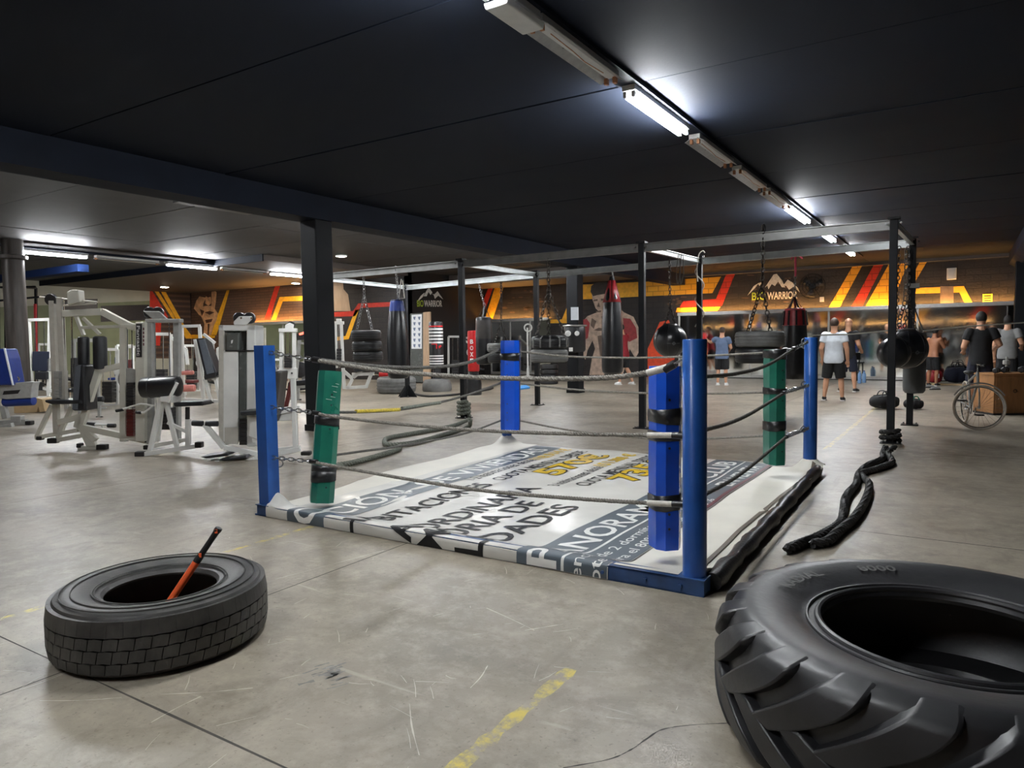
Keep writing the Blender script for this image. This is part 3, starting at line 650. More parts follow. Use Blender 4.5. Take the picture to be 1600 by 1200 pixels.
def canvas(x0, x1, y0f, y1f, m, name, parent, dx=.04, dy=.04, lift=0.0, thick=.003):
    nx = max(2, int((x1-x0)/dx)); ny = 110; vs = []; fs = []
    for i in range(nx+1):
        x = x0+(x1-x0)*i/nx; a = y0f(x); b = y1f(x)
        ys = [a+(b-a)*(j/ny)**1.35 for j in range(ny+1)]
        vs += [drape(x, y, lift) for y in ys]
    for i in range(nx):
        for j in range(ny): k = i*(ny+1)+j; fs.append((k, k+ny+1, k+ny+2, k+1))
    mb = MB(); mb.add(vs, fs); return mb.build(name, m, parent)
Lx = spline([PZ(*p, .03) for p in ((425, 788), (518, 765), (603, 736), (700, 712), (752, 697))]+[np.array((-5.32, 7.95, 0)), np.array((-5.28, 8.1, 0)), np.array((-4.8, 8.1, 0))], 6)
can = thing('ring_canvas', 'printed advertising banner laid as the ring floor', 'canvas', (-3.4, 5.9, 0))
XC0, XC1 = -4.9, -1.73
yfar = lambda x: 8.06+.03*math.sin(3*x)-(x+5.2)*.0
cv = canvas(-4.78, XC1, lambda x: yf(x)-.085-.012*math.sin(5*x), yfar, 'vinyl_white', 'banner', can)
# left flap beside the ring edge
vs = []; fs = []; nL = len(Lx)
for i, p in enumerate(Lx):
    for k in range(9):
        x = p[0]+(-4.775-p[0])*k/8 if p[0] < -4.775 else -4.775-.02*(8-k)/8; y = p[1] if k else p[1]; vs.append((x, y, zc(x, y)-.002))
fs = [(i*9+k, i*9+k+1, i*9+k+10, i*9+k+9) for i in range(nL-1) for k in range(8)]
mb = MB(); mb.add(vs, fs); mb.build('banner_flap', 'vinyl_back', can)
def printed(name, m, verts, faces, lift, step=.045):
    me = bpy.data.meshes.new('tmp'); me.from_pydata([(v[0], v[1], 0) for v in verts], [], faces); bm = bmesh.new(); bm.from_mesh(me); bpy.data.meshes.remove(me)
    bmesh.ops.remove_doubles(bm, verts=bm.verts, dist=1e-5)
    ys = [v.co.y for v in bm.verts]; xs = [v.co.x for v in bm.verts]
    cuts = [('y', y) for y in np.arange(math.floor(min(ys)/step)*step, max(ys), step)]+[('x', x) for x in np.arange(math.floor(min(xs)/.08)*.08, max(xs), .08)]
    f0 = yf(np.mean(xs))
    if min(ys) < f0+.1: cuts += [('y', f0+.022-.009*k) for k in range(5)]
    for ax, c in cuts:
        bmesh.ops.bisect_plane(bm, geom=bm.verts[:]+bm.edges[:]+bm.faces[:], plane_co=(c, 0, 0) if ax == 'x' else (0, c, 0), plane_no=(1, 0, 0) if ax == 'x' else (0, 1, 0), dist=1e-6)
    bmesh.ops.triangulate(bm, faces=bm.faces[:])
    mb = MB(); mb.add([drape(v.co.x, v.co.y, lift) for v in bm.verts], [[v.index for v in f.verts] for f in (bm.verts.index_update(), bm.faces)[1]]); bm.free()
    return mb.build(name, m, can)
def btext(s, p0, p1, h, m, lift=.0045, name='printed_text', bold=.015):
    p0 = np.array(p0); p1 = np.array(p1); d = p1-p0; W = np.linalg.norm(d); d /= W; u = np.array((-d[1], d[0]))
    V, Fc = text2d(s, bold); X = V[:, 0].max()
    o = printed(name, m, [p0+d*(a/X*W)+u*(b/.7*h) for a, b in V], Fc, lift)
    if h < .1: o['kind'] = 'stuff'
    return o
def band(x0, x1, y0, y1, m, lift=.0025, name='printed_band', x0b=None, x1b=None):
    x0b = x0 if x0b is None else x0b; x1b = x1 if x1b is None else x1b
    n = 3; return printed(name, m, [(x0, y0), (x1, y0), (x1b, y1), (x0b, y1)], [(0, 1, 2, 3)], lift)
g2 = lambda px, py: PZ(px, py, .045)[:2]
yd = A[1]-.075
band(-4.52, -4.10, yd, 8.0, 'print_slate', x0b=-4.74, x1b=-4.36)
band(-2.36, -1.735, yd, 8.02, 'print_slate')
band(-2.04, -2.02, yd, 8.0, 'print_white', .004, 'printed_rule')
band(-1.775, -1.74, 5.2, 7.95, 'print_maroon', .004, 'printed_rule')
btext('OCIÓN', (-4.20, 3.66), (-4.27, 5.0), .25, 'print_white'); btext('DE VIVIENDAS', (-4.28, 5.3), (-4.42, 7.8), .25, 'print_white')
btext('HABITACIONES', (-3.70, 3.62), (-3.80, 5.62), .21, 'print_black')
btext('AORDINARIA', (-3.23, 3.66), (-3.33, 5.72), .21, 'print_black')
btext('MORIA DE', (-2.96, 3.62), (-3.0, 5.20), .22, 'print_black')
btext('LIDADES', (-2.62, 3.64), (-2.66, 5.22), .23, 'print_black')
btext('1-2 habitaciones desde', (-4.10, 5.70), (-4.16, 7.05), .13, 'print_black', bold=.004)
btext('118.914 €', (-4.15, 7.08), (-4.17, 7.95), .15, 'print_yellow', bold=.03)
btext('CUOTA MENSUAL DESDE', (-3.86, 5.85), (-3.92, 7.9), .15, 'print_black', bold=.008)
for mm, lf, bo in (('print_black', .004, .06), ('print_yellow', .0055, .028)): btext('570€', (-3.52, 6.35), (-3.55, 7.75), .30, mm, lf, bold=bo)
btext('3 habitaciones desde', (-3.22, 5.85), (-3.26, 6.95), .13, 'print_black', bold=.004)
btext('151.000 €', (-3.27, 7.0), (-3.3, 7.95), .15, 'print_yellow', bold=.03)
btext('CUOTA MENSUAL DESDE', (-2.98, 5.98), (-3.03, 7.95), .15, 'print_black', bold=.008)
for mm, lf, bo in (('print_black', .004, .06), ('print_yellow', .0055, .028)): btext('735€', (-2.70, 6.4), (-2.72, 7.8), .28, mm, lf, bold=bo)
btext('PANORAMA', (-2.075, 3.66), (-2.09, 5.85), .21, 'print_white')
btext('CLUB', (-2.08, 6.9), (-2.08, 7.9), .21, 'print_white')
btext('encia de 2 dormitorios de 118.500 €', (-1.90, 3.62), (-1.90, 6.2), .075, 'print_white', bold=.006)
btext('ote para el 80% restante a un 2,5 %', (-1.775, 3.62), (-1.775, 6.0), .075, 'print_white', bold=.006)
btext('EN VENTA', (-1.80, 6.6), (-1.80, 7.8), .16, 'print_white')
# second, reversed sheet on the right side
sh = thing('ring_canvas', 'plain off-white sheet along the right side of the ring floor', 'canvas', (-1.5, 5.9, 0))
vs = []; nx = 16; ny = 110
for i in range(nx+1):
    for j in range(ny+1):
        x = -1.715+(A[0]-.0-(-1.715)+.01)*i/nx; y = yf(x)+.045+(7.9-yf(x)-.045)*j/ny
        xe = max(0, (i-13)/3); z = zc(x, y)+.001+.05*xe*xe*(1-.2*math.sin(j*.35))+.006*math.exp(-((y-5.95-.3*(x+1.5))/.03)**2)
        vs.append((min(x, A[0]-.022+.006*math.sin(j*.5)), y, max(z, .02)))
mb = MB(); mb.add(vs, [(i*(ny+1)+j, (i+1)*(ny+1)+j, (i+1)*(ny+1)+j+1, i*(ny+1)+j+1) for i in range(nx) for j in range(ny)]); mb.build('sheet', 'vinyl_back', sh)
vs = []
for j in range(61):
    y = 3.95+(7.72-3.95)*j/60; x = -1.31-.045*math.sin((y-4)*.9)*(1 if y > 5.8 else .3)+.03*(y > 5.75)
    vs += [(x-.016, y, zc(x-.016, y)+.010), (x+.016, y, zc(x+.016, y)+.010)]
mb = MB(); mb.add(vs, [(2*j, 2*j+1, 2*j+3, 2*j+2) for j in range(60)]); mb.build('seam', 'seam_brown', sh)
# ---------------------------------------------------------------- corner pads
def pad(label, top, bot, wd, dp, m, mside, tapes, base_dir, chip=False):
    top = np.array(top); bot = np.array(bot); t = thing('corner_pad', label, 'corner pad', bot, 'ring corner pads')
    fdir = np.array(base_dir, float); fdir /= np.linalg.norm(fdir); d = (top-bot); H = np.linalg.norm(d); d /= H
    sd = np.cross(fdir, d); sd /= np.linalg.norm(sd); fd = np.cross(d, sd)
    prof = [(-wd*.5, -dp*.5), (-wd*.5, dp*.18), (-wd*.26, dp*.5), (wd*.26, dp*.5), (wd*.5, dp*.18), (wd*.5, -dp*.5)]
    n = 26; vs = []; fs = []; k = len(prof)
    for j in range(n+1):
        s = 1-.0*j; h = H*j/n; pinch = 1-sum(.05*math.exp(-((h-H*tz)/.04)**2) for tz in tapes); ed = .97 if j in (0, n) else 1
        for i, (a, b) in enumerate(prof): vs.append(bot+d*h+sd*a*pinch*ed+fd*b*pinch*ed*(1+.015*math.sin(j*1.3+i)))
    for j in range(n):
        for i in range(k): fs.append((j*k+i, j*k+(i+1) % k, (j+1)*k+(i+1) % k, (j+1)*k+i))
    fs += [tuple(range(k))[::-1], tuple(n*k+i for i in range(k))]
    mb = MB(); mb.add(vs, fs); body = mb.build('cover', m, t, angle=25)
    if mside:
        mb = MB(); mb.prism([bot-sd*wd*.505-fd*dp*.47, bot-sd*wd*.505+fd*dp*.14, top-sd*wd*.505+fd*dp*.14, top-sd*wd*.505-fd*dp*.47], -sd*.006); mb.build('side_panel', mside, t)
    for i, tz in enumerate(tapes):
        c = bot+d*H*tz; w_ = wd*.5+.008; q = [c+sd*a*1.04+fd*b*1.06 for a, b in prof]; mb = MB()
        hh = .045 if i % 2 == 0 else .03
        vs2 = [p+d*hh*(1+.15*math.sin(i*3+j)) for j, p in enumerate(q)]+[p-d*hh*(1+.2*math.sin(i*2+j)) for j, p in enumerate(q)]
        mb.add(vs2, [(j, (j+1) % k, k+(j+1) % k, k+j) for j in range(k)]); o = mb.build('tape_band', 'tape_black', t); sm = o.modifiers.new('s', 'SOLIDIFY'); sm.thickness = .004
    for tz in (.12, .2, .3, .56, .62, .74, .82):
        for sgn in ((.12,) if m == 'pad_blue' else (-.1,)):
            c = bot+d*H*tz+sd*wd*sgn+fd*dp*.5
            if any(abs(tz-q) < .05 for q in tapes): continue
            MB().lathe([(.004, .001), (.008, .002), (.009, -.004)], c, 10, fd).build('eyelet', 'iron', t)
    if chip:
        for q, (a, h, l_) in enumerate(((-.2, .88, .05), (-.15, .8, .04), (-.22, .84, .03), (.02, .78, .05), (-.3, .9, .03))):
            c = bot+d*H*h+sd*wd*a+fd*(dp*.5+.003); mb = MB(); mb.beam(c-sd*l_/2, c+sd*l_/2+d*.006, .004, .006, fd); mb.build('scrape', 'paint_white', t)
    return t
cen = (A+B+C+D)/4
pA = Up(1040, 855); pA.d0 = 4.35
pad('blue corner pad nearest the camera', pA(1042, 572), pA(1041, 855), pA.m(43), .16, 'pad_blue', None, (.73, .62, .26), -FW+.25*RT)
pB = Up(500, 785); pB.d0 = depth(posts['B'])+.16
pad('leaning green corner pad in front of the thick pillar', pB(516, 580, .12), pB(503, 785), pB.m(36), .16, 'pad_green', None, (.63, .26, .2), -FW+.35*RT, chip=True)
pD = Up(797, 680); pD.d0 = depth(posts['D'])-.2
pad('blue corner pad at the far corner of the ring', pD(797, 532), pD(797, 672), pD.m(29), .18, 'pad_blue', 'pad_blue_side', (.82,), -FW-.1*RT)
pC = Up(1212, 725); pC.d0 = depth(posts['C'])-.32
pad('green corner pad at the right rear corner of the ring', pC(1213, 546), pC(1212, 725), pC.m(28), .18, 'pad_green', None, (.96, .64, .34), -FW+.15*RT)
# ---------------------------------------------------------------- ropes
def rside(p, q):
    d = q-p; return p, np.array((-d[1], d[0], 0))
def rope(label, pix, P, Q, r=.0125, m='rope_grey', tails=True, sleeves=(), chains=None, pitch=.055):
    p0, n = rside(P, Q); pts = spline([PN(*a, p0, n) for a in pix], 8)
    t = thing('ring_rope', label, 'ring rope', pts[0], 'ring ropes')
    MB().twist(pts, r, pitch).build('rope', m, t)
    for k, (a, b) in enumerate(chains or ()):
        x0 = PN(*a, p0, n); x1 = PN(*b, p0, n)
        MB().chain(x0, x1, .05, .028, .005).build('chain', 'chain', t)
        dd = (x1-x0)/np.linalg.norm(x1-x0)
        MB().cyl(x1-dd*.02, x1+dd*.05, r*1.5, 10).build('wrapping', 'tape_black', t)
    for a, b, mm in sleeves:
        sp = [PN(*a, p0, n), PN(*b, p0, n)]; MB().tube(spline(sp if len(sp) > 2 else [sp[0], (sp[0]+sp[1])/2, sp[1]], 6), r*1.35, 10).build('sleeve', mm, t)
    return t
a_, b_, c_, d_ = [posts[k] for k in 'ABCD']
rope('front rope of the ring, top one', ((495, 563), (600, 579), (700, 587), (760, 590), (850, 592), (950, 590), (1012, 582), (1048, 572)), b_, a_, .016, chains=(((421, 551), (492, 562)), ((1084, 551), (1050, 571))), sleeves=(((1012, 583), (1050, 572), 'rope_white'),))
rope('front rope of the ring, middle one', ((495, 646), (529, 652), (640, 664), (760, 673), (900, 678), (1012, 680), (1062, 681)), b_, a_, .0125, chains=(((422, 636), (492, 645)), ((1084, 682), (1064, 681))), sleeves=(((1012, 680), (1060, 680), 'rope_white'),))
rope('front rope of the ring, bottom one', ((490, 722), (560, 735), (640, 749), (760, 767), (900, 779), (1012, 786), (1062, 788)), b_, a_, .0125, chains=(((424, 715), (488, 721)), ((1084, 789), (1064, 788))), sleeves=(((1012, 786), (1060, 788), 'rope_white'),))
rope('right side rope of the ring, top one', ((1095, 589), (1108, 588), (1150, 584), (1198, 571), (1239, 546)), a_, c_, .0125, 'rope_dark', chains=(((1262, 534), (1241, 545)),))
rope('right side rope of the ring, middle one', ((1095, 674), (1108, 670), (1140, 661), (1175, 645), (1222, 616)), a_, c_, .0125, 'rope_dark', chains=(((1263, 602), (1224, 614)),))
rope('right side rope of the ring, bottom one', ((1095, 777), (1108, 769), (1140, 752), (1175, 727), (1228, 683)), a_, c_, .0125, 'rope_dark', chains=(((1263, 669), (1230, 682)),))
rope('left side rope of the ring, top one', ((495, 562), (560, 570), (620, 574), (690, 573), (740, 564), (783, 545)), b_, d_, .02, 'rope_dark')
rope('left side rope of the ring, middle one with yellow tape', ((495, 644), (560, 644), (625, 640), (690, 628), (740, 614), (783, 598)), b_, d_, .014, 'rope_dark', sleeves=(((556, 643), (624, 640), 'tape_yellow'), ((628, 638), (688, 629), 'rope_battle')))
rope('left side rope of the ring, bottom one', ((490, 716), (560, 706), (625, 697), (724, 678), (783, 657)), b_, d_, .0125, 'rope_dark')
rope('far side rope of the ring, top one', ((812, 549), (890, 557), (1000, 559), (1100, 556), (1198, 551)), d_, c_, .0125, 'rope_grey', chains=(((1262, 541), (1200, 550)),))
rope('far side rope of the ring, middle one', ((812, 599), (900, 609), (1000, 614), (1100, 615), (1198, 613)), d_, c_, .0125, 'rope_grey', chains=(((1262, 605), (1200, 612)),))
rope('far side rope of the ring, bottom one', ((812, 657), (890, 672), (1000, 684), (1100, 685), (1198, 681)), d_, c_, .0125, 'rope_grey', chains=(((1262, 673), (1200, 680)),))
# ================================================================== foreground tyres and hammer
def tyre_profile(R, ri, h, e=.02, wall=.02):      # closed section, lying flat, z from 0
    out = [(ri, h*.84), (ri+.012, h*.90), (ri+.05, h*.93), (ri+(R-ri)*.45, h*.985), (ri+(R-ri)*.7, h), (R-e*2.4, h*.985), (R-e, h*.955), (R-e*.15, h*.86), (R, h*.7), (R, h*.3), (R-e*.15, h*.14), (R-e, h*.045), (R-e*2.4, h*.015), (ri+(R-ri)*.7, 0), (ri+(R-ri)*.45, h*.015), (ri+.05, h*.07), (ri+.012, h*.1), (ri, h*.16)]
    inn = [(ri+.006, h*.2), (ri+.05, h*.13), (R-wall*3, h*.1), (R-wall*1.6, h*.25), (R-wall*1.4, h*.5), (R-wall*1.6, h*.75), (R-wall*3, h*.9), (ri+.05, h*.87), (ri+.006, h*.8)]
    return out+inn
def grooves(mb, c, rad, z, n=64): return mb.ring((c[0], c[1], z), rad, .004, (0, 0, 1), n, 5)
tc0 = np.array((-3.235, 1.915, 0)); TR = .475; TI = .245; TH_ = .285
tt = thing('truck_tyre', 'worn black truck tyre lying flat with a sledgehammer in it', 'tyre', tc0)
MB().lathe(tyre_profile(TR-.012, TI, TH_, .02), tc0, 96, closed=True).build('carcass', 'rubber', tt)
mb = MB()
for r_, z_ in ((TI+.035, .268), (TI+.045, .271), (TR-.055, .285), (TR-.1, .2865)): mb.ring((*tc0[:2], z_), r_, .0035, n=96, k=5)
mb.build('sidewall_rings', 'rubber', tt)
mb = MB(); rows = [(.228, .066, 44, 0, .003), (.163, .048, 46, .4, .003), (.109, .05, 46, .0, .003), (.056, .046, 46, .5, .003)]
for zc_, hh, n, ph, pr in rows:
    for i in range(n):
        a0 = 2*PI*(i+ph)/n; a1 = 2*PI*(i+ph+(.985 if hh > .06 else .94))/n; zz = (zc_-hh/2, zc_+hh/2); sk = .15*(a1-a0)*(1 if hh < .06 else 0)
        def pt(a, r, z, k): return (tc0[0]+r*math.cos(a+k), tc0[1]+r*math.sin(a+k), z)
        def rr(z):
            f = z/TH_; return TR-(0 if .25 < f < .75 else .055*(f-.75 if f > .75 else .25-f))
        vs = []
        am = (a0+a1)/2
        for r_add in (-.02, pr):
            for z, k in ((zz[0], -sk/2), (zz[1], sk/2)):
                for a in (a0, am, a1): vs.append(pt(a, rr(z)+r_add, z+(.004 if a == am and hh < .06 else 0), k))
        mb.add(vs, [(6, 7, 10, 9), (7, 8, 11, 10), (0, 1, 7, 6), (1, 2, 8, 7), (3, 4, 10, 9), (4, 5, 11, 10), (0, 3, 9, 6), (2, 5, 11, 8)])
mb.build('tread', 'rubber', tt, smooth=False)
# sledgehammer: head down inside the tyre, handle leaning on the bead
up_h = Up(300, 900); base_h = np.array((-3.13, 1.80, .06))
dtop = depth(tc0)+.06
r_ = ray(343, 824); top = O+r_*(dtop/np.dot(r_, FW)); r_ = ray(272, 930); low = O+r_*((dtop-.05)/np.dot(r_, FW))
hd = (top-low)/np.linalg.norm(top-low); bot = low+hd*(-(low[2]-.075)/hd[2])
hm = thing('sledgehammer', 'sledgehammer with orange and black handle standing in the truck tyre', 'sledgehammer', (bot[0], bot[1], 0))
L_ = np.linalg.norm(top-bot); P_ = lambda t: bot+hd*L_*t; s_ = np.linalg.norm(low-bot)/L_; f_ = lambda q: s_+(1-s_)*q
MB().lathe([(.0155, 0), (.0155, L_*f_(.50)), (.014, L_*f_(.505))], bot, 14, hd, sq=(1, 1.25)).build('handle', 'hammer_orange', hm)
MB().lathe([(.0165, L_*f_(.49)), (.0165, L_*f_(.55)), (.0135, L_*f_(.6)), (.0125, L_*f_(.8)), (.0135, L_*f_(.92)), (.0165, L_*f_(.96)), (.015, L_*f_(.99)), (.008, L_)], bot, 14, hd, sq=(1, 1.25)).build('grip', 'grip_black', hm)
for q in (.6, .955): MB().box(P_(f_(q))-FW*.016, (.012, .004, .02), YAW).build('grip_mark', 'hammer_orange', hm)
hx = np.cross(hd, FW); hx /= np.linalg.norm(hx)
MB().lathe([(.02, -.075), (.03, -.07), (.03, -.03), (.024, -.02), (.024, .02), (.03, .03), (.03, .07), (.02, .075)], bot, 8, hx).build('head', 'iron', hm, smooth=False)
# tractor tyre ---------------------------------------------------------
rc = np.array((-.03, 2.83, 0)); RR = .715; RI = .40; RH = .425
tr = thing('tractor_tyre', 'huge tractor tyre with chunky lugs lying at the right', 'tyre', rc)
MB().lathe([(RI, RH*.84), (RI+.008, RH*.885), (RI+.03, RH*.90), (RI+.05, RH*.895), (RI+.075, RH*.915), (RI+.15, RH*.97), (RI+.22, RH*.995), (RR-.055, RH), (RR-.015, RH*.97), (RR+.004, RH*.90), (RR+.02, RH*.72), (RR+.026, RH*.5), (RR+.02, RH*.28), (RR+.004, RH*.10), (RR-.03, RH*.02), (RR-.08, 0), (RI+.15, .01), (RI+.05, .04), (RI, .06), (RI+.01, .08), (RI+.1, .05), (RR-.07, .05), (RR-.035, RH*.25), (RR-.03, RH*.5), (RR-.035, RH*.75), (RR-.07, RH*.9), (RI+.1, RH*.88), (RI+.01, RH*.80)], rc, 128, closed=True).build('carcass', 'rubber_tractor', tr)
mb = MB(); mb.ring((*rc[:2], RH*.9), RI+.012, .012, n=128, k=8); mb.ring((*rc[:2], RH*.905), RI+.05, .006, n=128, k=6); mb.build('bead', 'rubber_tractor', tr)
NL = 20
def lug_mesh(flip):
    mb = MB(); n = 14; rings = []
    for i in range(n+1):
        t = i/n; zf = 1.0-.60*t; z = zf*RH
        ang = -(.10*t+.34*t**1.6)*(1 if True else -1)
        rad = RR-.05+.075*min(1, t/.10)**.6+.036*math.sin(PI/2*min(1, max(0, t-.05)/.5))
        w_ = .048+.022*math.sin(PI*min(1, t*1.05)) if t < .93 else .05
        if t > .9: rad -= .045*((t-.9)/.1)**2
        z2 = RH-z if flip else z
        def P(s_, r_): a = ang+s_/RR; return (r_*math.cos(a), r_*math.sin(a), min(RH-.001, max(.001, z2)))
        inner = RR-.06 if t < .1 else RR-.01
        rings.append([P(-w_-.022, inner), P(-w_, rad), P(w_, rad), P(w_+.022, inner)])
    vs = [p for q in rings for p in q]; fs = [tuple(range(4)), tuple(n*4+k for k in range(4))]
    for i in range(n):
        for k in range(4): fs.append((i*4+k, i*4+(k+1) % 4, (i+1)*4+(k+1) % 4, (i+1)*4+k))
    mb.add([np.array(p)+rc for p in vs], fs); return mb
for flip in (False, True):
    first = None
    for i in range(NL):
        if first is None: o = first = lug_mesh(flip).build('lug', 'rubber_tractor', tr, angle=50); bv = o.modifiers.new('b', 'BEVEL'); bv.width = .007; bv.segments = 2; bv.limit_method = 'ANGLE'
        else: o = first.copy(); COL.objects.link(o)
        o.rotation_euler = (0, 0, 2*PI*(i+(.5 if flip else 0))/NL)
# moulded lettering on the sidewall
def arc_text(s, a_mid, rad, hgt, parent):
    V, Fc = text2d(s, .012); W = V[:, 0].max(); sc = hgt/.7; mb = MB()
    zz = RH*.972
    mb.add([(rc[0]+(rad+(b*sc))*math.cos(a_mid-((a-W/2)*sc)/rad), rc[1]+(rad+b*sc)*math.sin(a_mid-((a-W/2)*sc)/rad), zz+(b*sc)*.10+.005) for a, b in V], Fc)
    return mb.build('moulded_lettering', 'rubber_letter', parent, smooth=False)
ang = lambda px, py: math.atan2(*(PZ(px, py, RH)-rc)[[1, 0]])
arc_text('RADIAL', ang(1262, 905), RI+.13, .052, tr); arc_text('8000', ang(1372, 888), RI+.13, .052, tr)
# ================================================================== steel rig
RZ = 2.9
n1, n2, n3 = PZ(725, 653), PZ(1004, 669), PZ(1391, 692); k1, k3 = PZ(840, 633), PZ(1421, 664)
k2 = PN(1093, 500, k1, (k3-k1)[[1, 0, 2]]*np.array((-1, 1, 0))); k2[2] = 0
k0 = PZ(637, 620); n0 = np.array((-11.95, 10.72, 0))
rig = thing('steel_rig', 'tall steel training rig with posts and overhead beams', 'rig', (n2+k2)/2)
def rpost(p, wd=.095, plate=True, m='rig_dark'):
    o = MB().box((p[0], p[1], RZ/2), (wd, wd, RZ), math.radians(2)).build('post', m, rig, smooth=False, bevel=.006)
    if plate:
        MB().box((p[0], p[1], .006), (.24, .24, .012), math.radians(2)).build('base_plate', 'rig_dark', o, smooth=False)
        for sx in (-1, 1):
            for sy in (-1, 1): MB().cyl((p[0]+sx*.09, p[1]+sy*.09, .01), (p[0]+sx*.09, p[1]+sy*.09, .035), .012, 6).build('bolt', 'chain', o)
    mb = MB().box((p[0], p[1], RZ+.02), (wd+.05, wd+.05, .03)); mb.build('cap_plate', 'rig_dark', o, smooth=False)
    for sx in (-1, 1): MB().cyl((p[0]+sx*.085, p[1]-.05, RZ-.05), (p[0]+sx*.085, p[1]-.09, RZ-.05), .014, 6).build('bolt', 'chain', o)
    return o
for p in (n0, n1, n2, n3, k0, k1, k2, k3): rpost(p)
def ibeam(a, b, m, h=.12, wd=.07, z=RZ-.06):
    a = np.array((a[0], a[1], z)); b = np.array((b[0], b[1], z)); d = (b-a)/np.linalg.norm(b-a); s = np.array((-d[1], d[0], 0))
    P = lambda e, x, y: e+s*x+UPV*y
    prof = [(-wd/2, -h/2), (wd/2, -h/2), (wd/2, -h/2+.012), (.006, -h/2+.016), (.006, h/2-.016), (wd/2, h/2-.012), (wd/2, h/2), (-wd/2, h/2), (-wd/2, h/2-.012), (-.006, h/2-.016), (-.006, -h/2+.016), (-wd/2, -h/2+.012)]
    return MB().prism([P(a, x, y) for x, y in prof], b-a).build('overhead_beam', m, rig, smooth=False)
for a, b in ((n0, n1), (n1, n2), (n2, n3)): ibeam(a, b, 'rig_grey', .13)
for a, b in ((k0, k1), (k1, k2), (k2, k3)): ibeam(a, b, 'rig_galv', .12)
for a, b in ((n0, k0), (n1, k1), (n2, k2), (n3, k3)): ibeam(a, b, 'rig_galv', .09, .06, RZ-.05)
# bracket on the right rear post
b_ = PN(1425, 447, k3, FW); MB().box((k3[0], k3[1], b_[2]), (.2, .2, .07), math.radians(2)).build('bracket', 'rig_grey', rig, smooth=False)
# ---------------------------------------------------------------- hanging gear
class At:                                   # upright plane facing the camera through a point
    def __init__(s, p): s.d0 = depth(p)
    def __call__(s, px, py, d=0.0):
        r = ray(px, py); return O+r*((s.d0+d)/np.dot(r, FW))
    def m(s, n): return n*s.d0/F
def on_line(px, a, b): return PN(px, 500, a, (b-a)[[1, 0, 2]]*np.array((-1, 1, 0)))
def tyre_part(c, R, h, m, parent, tilt=(0, 0, 1), name='tyre', ri=.55, ribs=True):
    prof = [(r, z-h/2) for r, z in tyre_profile(R, R*ri, h, R*.07, R*.045)]
    o = MB().lathe(prof, c, 40, tilt, closed=True).build(name, m, parent)
    if ribs:
        mb = MB()
        for z in (-.2, 0, .2):
            mb.ring(np.array(c)+np.array(tilt)*h*z, R+.001, h*.035, tilt, 40, 5)
        mb.build('tread_rib', m, o)
    return o
near = lambda px: At(on_line(px, n0, n3)); back = lambda px: At(on_line(px, k0, k3))
# three tyres on a chain, left
a = near(570); t = thing('tyre_swing', 'three black car tyres stacked on a silver chain left of the long black bag', 'hanging tyres', a(572, 565), 'tyres hung for punching')
for i, py in enumerate((524, 541, 557)): tyre_part(a(572+i*1.5, py), a.m(23), a.m(16.5), 'rubber_black', t)
MB().chain(a(568, 428), a(569, 462), .06).build('chain', 'chain', t)
for px in (557, 582): MB().chain(a(569, 462), a(px, 518), .06).build('chain', 'chain', t)
# long black bag
def bag(label, a, px, y0, y1, wd, m='leather_black', top=None, straps=4, chain=None, hook=None, taper=.85, cham='chain', cap=None, group='heavy bags', prof=None, ringm=None):
    t = thing('heavy_bag', label, 'punch bag', a(px, y1), group); c = a(px, y1); H = a(px, y0)[2]-c[2]; R = a.m(wd)/2
    pr = prof or [(R*.1, 0), (R*.8, .012), (R*.97, .05), (R, .12), (R, H*.5), (R*(.5+taper*.5), H*.8), (R*taper, H*.97), (R*taper*.9, H), (R*.1, H)]
    body = MB().lathe(pr, c, 28).build('body', m, t)
    if cap:
        m2, f0 = cap
        rad = lambda h: float(np.interp(h, [q[1] for q in pr], [q[0] for q in pr]))
        MB().lathe([(rad(H*(f0+(.985-f0)*k/6))*1.02, H*(f0+(.985-f0)*k/6)) for k in range(7)]+[(R*taper*.8, H*1.004)], c, 28).build('top_band', m2, t)
    if chain:
        hk = a(*chain)
        ch = MB().chain(a(px, y0-(y0-chain[1])*(.35 if straps else 0)), hk, .05).build('chain', cham, t)
        if straps:
            ap = a(px, y0-(y0-chain[1])*.35)
            for k in range(straps):
                an = 2*PI*k/straps+.4; e = c+UPV*H+np.array((math.cos(an), math.sin(an), 0))*R*taper*.85
                mb = MB().beam(e-UPV*.04, ap, .035, .006); mb.build('strap', m if m != 'bag_grey' else 'grip_black', t, smooth=False)
            MB().ring(ap, .03, .006, FW, 14, 6).build('ring', 'chain', t)
    return t, c, H, R
a = near(622)
t, c, H, R = bag('very long black punch bag with a navy top band', a, 623, 469, 592, 33, straps=0, chain=(618, 416), cap=('upholstery_blue', .86), taper=.62)
MB().tube([a(627, 436), a(623, 466), a(632, 466), a(629, 438)], .012, 6).build('white_cord', 'rope_white', t)
MB().tube([a(612, 470), a(611, 490), a(614, 505)], .008, 6).build('side_cord', 'rope_white', t)
# black bag by the red bag, and small tyres
a = back(757); bag('black leather punch bag beside the red lettered bag', a, 757, 496, 570, 26, 'leather_black', straps=4, chain=(747, 440), taper=.95, cap=('leather_brown', .55))
a = back(782); t = thing('tyre_swing', 'two small grey tyres hanging behind the far blue pad', 'hanging tyres', a(780, 572), 'tyres hung for punching')
tyre_part(a(780, 543), a.m(19), a.m(14), 'rubber_grey', t); tyre_part(a(782, 559), a.m(20), a.m(16), 'rubber_black', t)
MB().chain(a(783, 430), a(783, 505), .06).build('chain', 'chain_dark', t)
for px in (772, 793): MB().chain(a(783, 505), a(px, 538), .06).build('chain', 'chain_dark', t)
